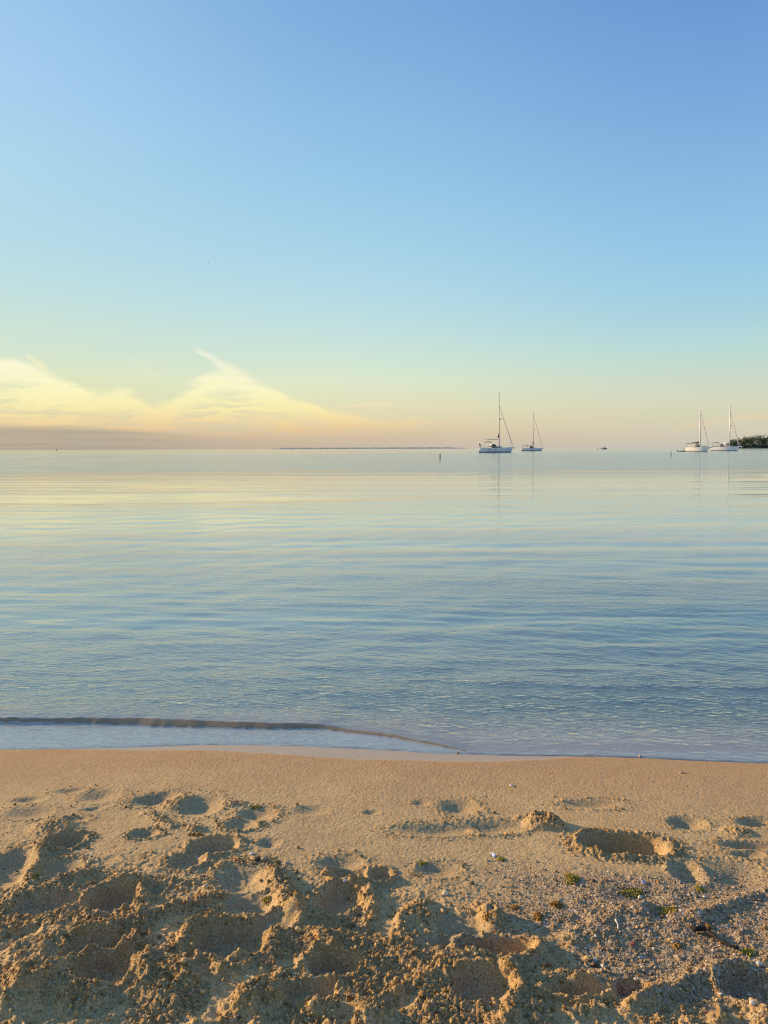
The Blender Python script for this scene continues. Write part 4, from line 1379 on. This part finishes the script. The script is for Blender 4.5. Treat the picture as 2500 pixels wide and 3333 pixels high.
M_CRUMB = grain_mat('damp_sand_crumb', [(0, (116, 88, 48)), (.4, (156, 122, 72)), (.8, (192, 156, 98)), (1, (212, 178, 120))])
M_PEB = grain_mat('pebbles', [(0, (62, 52, 42)), (.2, (112, 94, 72)), (.45, (150, 126, 94)), (.7, (136, 126, 114)), (.9, (168, 142, 114)), (1, (218, 206, 188))], 0.55, 0.4)
o = scatter('sand_crumbs', 150000, lambda x, y: 0.50 * sample(crumb, x, y) + 0.030 * sample(trod, x, y) * (1 - sample(smoothf, x, y)),
            lambda k: np.clip(rng.lognormal(math.log(0.0022), 0.50, k), 0.0012, 0.008), M_CRUMB, 0.85, 0.15)
tag(o, 'loose crumbs of damp sand over the churned mounds', kind='stuff')
o = scatter('gravel', 60000, lambda x, y: 0.55 * sample(gravel, x, y) + 0.012 * sample(trod, x, y),
            lambda k: np.clip(rng.lognormal(math.log(0.0026), 0.42, k), 0.0014, 0.009), M_PEB, 0.6, 0.2, smooth=True)
tag(o, 'coarse grey grit and tiny pebbles strewn over the sand at right', kind='stuff')


def stone(name, label, cat, px, py, sz, col, flat=0.65, rough=0.5, el=(1, .8), rz=0.3, seed=1, sink=0.3, mat=None):
    x, y, z = hit(px, py)
    r = random.Random(seed * 31 + 5)
    V = []
    for v in ICO2_V:
        q = 1 + 0.10 * math.sin(v[0] * 3 + seed) * math.cos(v[1] * 2.4 + seed * 2) + r.uniform(-.03, .03)
        V.append((v[0] * sz * el[0] * q, v[1] * sz * el[1] * q, v[2] * sz * flat * q))
    m = mat or simple_mat(name + '_surface', lin(col), rough, var=0.14, scale=60.0, bump=0.0006)
    o = mesh_obj(name, V, [tuple(f) for f in ICO2_F.tolist()], m, None, True)
    o.location = (x, y, z + sz * flat * (1 - 2 * sink) * .6); o.rotation_euler = (r.uniform(-.2, .2), r.uniform(-.2, .2), rz)
    return tag(o, label, cat)


def shell(label, px, py, sz, col, rz=0.0, tilt=0.3):
    """a ribbed half shell lying dome up, with a hinge knob"""
    x, y, z = hit(px, py)
    V = []; F = []
    nr, na = 5, 15
    for i in range(nr + 1):
        r_ = i / nr
        for k in range(na):
            a = -math.pi * .5 + math.pi * (k / (na - 1)) * 1.0
            rib = 1 + 0.06 * (k % 2) * r_
            rr = r_ * sz * rib
            V.append((math.cos(a) * rr * 1.05 - sz * .45, math.sin(a) * rr * .95, sz * .42 * math.sin(math.pi * min(r_ * .62 + .0, 1)) * (1 - .5 * r_ ** 3)))
    for i in range(nr):
        for k in range(na - 1):
            a = i * na + k
            F.append((a, a + na, a + na + 1, a + 1))
    m = simple_mat('shell_surface', lin(col), 0.35, var=0.10, scale=120.0)
    o = mesh_obj('shell', V, F, m, None, True)
    sm = o.modifiers.new('thickness', 'SOLIDIFY'); sm.thickness = 0.0012
    o.location = (x, y, z + sz * .12); o.rotation_euler = (tilt, -0.15, rz)
    return tag(o, label, 'shell')


shell('white shell at the right edge beside the end of the dark weed strand', 2470, 3140, 0.013, (236, 230, 216), 2.0)
shell('pale bluish white shell lying flat on smooth sand by a green tuft', 1606, 2786, 0.016, (226, 226, 232), 0.3, 0.1)
shell('blue-grey shell among the grit above the green algae patch', 2094, 2876, 0.014, (142, 146, 176), 2.6, 0.1)
shell('small white shell on the smooth damp sand right of centre', 1664, 2559, 0.015, (206, 196, 186), 3.0, 0.1)
stone('pebble', 'round cream pebble on the grit just right of the centre', 'pebble', 1450, 2911, 0.0105, (236, 214, 172), .9, seed=2)
stone('pebble', 'pinkish pebble right of the round cream one', 'pebble', 1521, 2920, 0.007, (214, 170, 140), .8, seed=3)
stone('pebble', 'pale pebble on the green algae patch at right', 'pebble', 2083, 2923, 0.0085, (226, 212, 180), .8, seed=4)
stone('pebble', 'oval beige pebble lying below a lump on the left-hand sand', 'pebble', 669, 2889, 0.0125, (206, 178, 140), .7, seed=5, rz=.9)
stone('pebble', 'small white pebble above the dark stone, left of centre', 'pebble', 819, 2780, 0.0085, (236, 226, 216), .7, seed=6)
stone('stone', 'dark wet brown stone beside a grey one, left of centre', 'stone', 835, 2797, 0.016, (58, 44, 30), .45, seed=7)
stone('stone', 'rounded grey stone touching the dark brown stone', 'stone', 862, 2797, 0.013, (150, 138, 116), .7, seed=8)
stone('stone', 'flat pale grey stone right of the rounded grey stone', 'stone', 934, 2811, 0.012, (166, 152, 128), .45, seed=9)
stone('pebble', 'lilac white pebble on the rim of a shaded hollow near the centre', 'pebble', 1123, 2874, 0.008, (220, 206, 214), .7, seed=10)
stone('pebble', 'brown and white pebble in the water edge right of centre', 'pebble', 2084, 2464, 0.010, (184, 156, 134), .8, seed=11, sink=.15)
stone('pebble', 'small grey pebble at the water edge near the end of the wavelet', 'pebble', 1489, 2452, 0.008, (150, 132, 122), .8, seed=12, sink=.15)
stone('pebble', 'single tan pebble half sunk in the damp sand, far right', 'pebble', 2218, 2516, 0.011, (176, 138, 98), .6, seed=13)
stone('pebble', 'pale grey pebble low on the right, left of a lit ridge', 'pebble', 1938, 3126, 0.008, (190, 182, 172), .6, seed=14)
stone('pebble', 'white oval pebble in the smooth hollow at the lower right', 'pebble', 2450, 3266, 0.009, (216, 206, 190), .6, seed=15)
stone('chip', 'flat rust red chip lying on the clumpy sand at right', 'chip', 2056, 3076, 0.012, (150, 62, 30), .3, seed=16, el=(1.3, .6))
stone('chip', 'flat rust red chip on the rim right of the long footprint', 'chip', 1786, 3144, 0.010, (158, 70, 40), .3, seed=17, el=(1.3, .6))


def twig(name, label, cat, pts_px, r0, col, lift=0.006, knots=True):
    P = []
    for i, (a, b) in enumerate(pts_px):
        x, y, z = hit(a, b); P.append(Vector((x, y, z + lift)))
    o0 = P[0].copy()
    P = [p - o0 for p in P]
    Q = []
    for a, b in zip(P[:-1], P[1:]):
        for k in range(3): Q.append(a.lerp(b, k / 3) + Vector((random.uniform(-1, 1), random.uniform(-1, 1), random.uniform(0, 1))) * r0 * .5)
    Q.append(P[-1])
    rr = [r0 * (0.55 + 0.6 * random.random()) * (1 - .4 * i / len(Q)) for i in range(len(Q))]
    m = simple_mat(name + '_surface', lin(col), 0.8, var=.25, scale=80, bump=0.0008)
    o = MB().tube(Q, rr, 6).build(name, m, None, True)
    o.location = o0
    return tag(o, label, cat)


twig('stick', 'thin bleached white stick standing out of the sand at left', 'stick', [(284, 2824), (290, 2806), (299, 2786)], 0.0026, (240, 216, 170), 0.01)
twig('stick', 'short white stick leaning on the clumpy sand at right', 'stick', [(2004, 3006), (2010, 3018), (2012, 3034)], 0.0026, (240, 232, 220), 0.01)
twig('reed', 'curved reddish reed stem lying left of centre', 'reed', [(760, 2797), (773, 2803), (792, 2812), (806, 2813)], 0.0022, (170, 104, 62), 0.006)
weed = twig('weed_strand', 'black dried weed strand lying across the sand at far right', 'seaweed',
            [(2257, 3036), (2290, 3034), (2318, 3052), (2340, 3072), (2372, 3092), (2404, 3100)], 0.0085, (24, 17, 12), 0.010)

M_ALGA = grain_mat('green_algae', [(0, (98, 90, 28)), (.5, (142, 126, 42)), (1, (178, 158, 66))], 0.7)
M_ALGB = grain_mat('brown_algae', [(0, (96, 70, 28)), (.5, (146, 104, 42)), (1, (180, 136, 62))], 0.75)


def algae(label, px, py, w, h, mat, n=120, hgt=0.010, name='algae_clump'):
    """a ragged tuft: many short flattened strands tangled over the sand"""
    cx, cy, cz = hit(px, py)
    x1, _, _ = hit(px + w / 2, py); rx = abs(x1 - cx)
    _, y1, _ = hit(px, py - h / 2); ry = max(abs(y1 - cy), 0.01)
    mb = MB()
    rx *= .8; ry *= .8; hgt *= .6
    lob = [random.uniform(.35, 1.0) for _ in range(9)]
    for _ in range(int(n * .8)):
        a = random.uniform(0, 6.283); q = random.random() ** .6 * lob[int(a / 6.2832 * 9) % 9]
        bx = cx + math.cos(a) * rx * q; by = cy + math.sin(a) * ry * q
        z = float(tz(np.array([bx]), np.array([by]))[0]) + random.uniform(0, hgt) * (1 - q * .7)
        th = random.uniform(0, 6.283); L = random.uniform(.004, .014)
        p = [Vector((bx, by, z)), Vector((bx + math.cos(th) * L * .5, by + math.sin(th) * L * .5, z + random.uniform(0, .004))), Vector((bx + math.cos(th + .5) * L, by + math.sin(th + .5) * L, z - random.uniform(0, .003)))]
        p = [v - Vector((cx, cy, cz)) for v in p]
        mb.tube(p, [.0012, .0022, .0008], 4)
    o = mb.build(name, mat)
    o.location = (cx, cy, cz)
    return tag(o, label, 'algae')


algae('tall olive tuft of algae in the middle of the grit at right', 1860, 2862, 66, 44, M_ALGA, 260, 0.022)
algae('flat yellow brown algae clump below the tall olive tuft', 1808, 2946, 60, 24, M_ALGB, 160, 0.010)
algae('thin dark green algae patch around the pale pebble', 2062, 2906, 150, 44, M_ALGA, 260, 0.005)
algae('dark green algae patch in the shaded hollow at far right', 2277, 2896, 44, 26, M_ALGA, 130, 0.008)
algae('small brown algae knot left of the flat clump', 1674, 2955, 30, 14, M_ALGB, 80, 0.008)
algae('bright green algae tuft beside the flat pale shell', 1632, 2799, 46, 18, M_ALGA, 90, 0.006)
algae('yellow green algae wisps on the rim under the hollow at right', 2175, 2965, 110, 34, M_ALGA, 130, 0.006)
algae('orange brown algae sprig above the long footprint', 1752, 2987, 46, 40, M_ALGB, 130, 0.012)
algae('olive tuft at the lower end of the black weed strand', 2435, 3106, 76, 44, M_ALGA, 200, 0.016)
algae('olive algae tuft on the lump at upper left of the beach', 833, 2630, 44, 12, M_ALGA, 80, 0.008)
algae('green smear of algae in the shadow left of the tall centre ridge', 868, 2930, 36, 20, M_ALGA, 90, 0.005)
algae('green algae on top of the short wall of sand at far left', 114, 2860, 24, 44, M_ALGA, 110, 0.008)
algae('green wisps near the two stones left of centre', 900, 2806, 24, 14, M_ALGA, 60, 0.005)
algae('faint algae streak on the mound in the left middle', 640, 2718, 90, 14, M_ALGB, 90, 0.005)
algae('thin green algae wisps on the smooth sand right of centre', 1376, 2810, 40, 12, M_ALGA, 60, 0.004)
algae('brown algae on the lit block beside the long footprint', 1585, 2985, 30, 36, M_ALGB, 90, 0.008)
algae('reddish brown algae lump alone at lower right', 2205, 3082, 24, 18, M_ALGB, 70, 0.012)
algae('pale ochre algae tuft below the ridge at far right', 2304, 3020, 26, 18, M_ALGB, 70, 0.010)
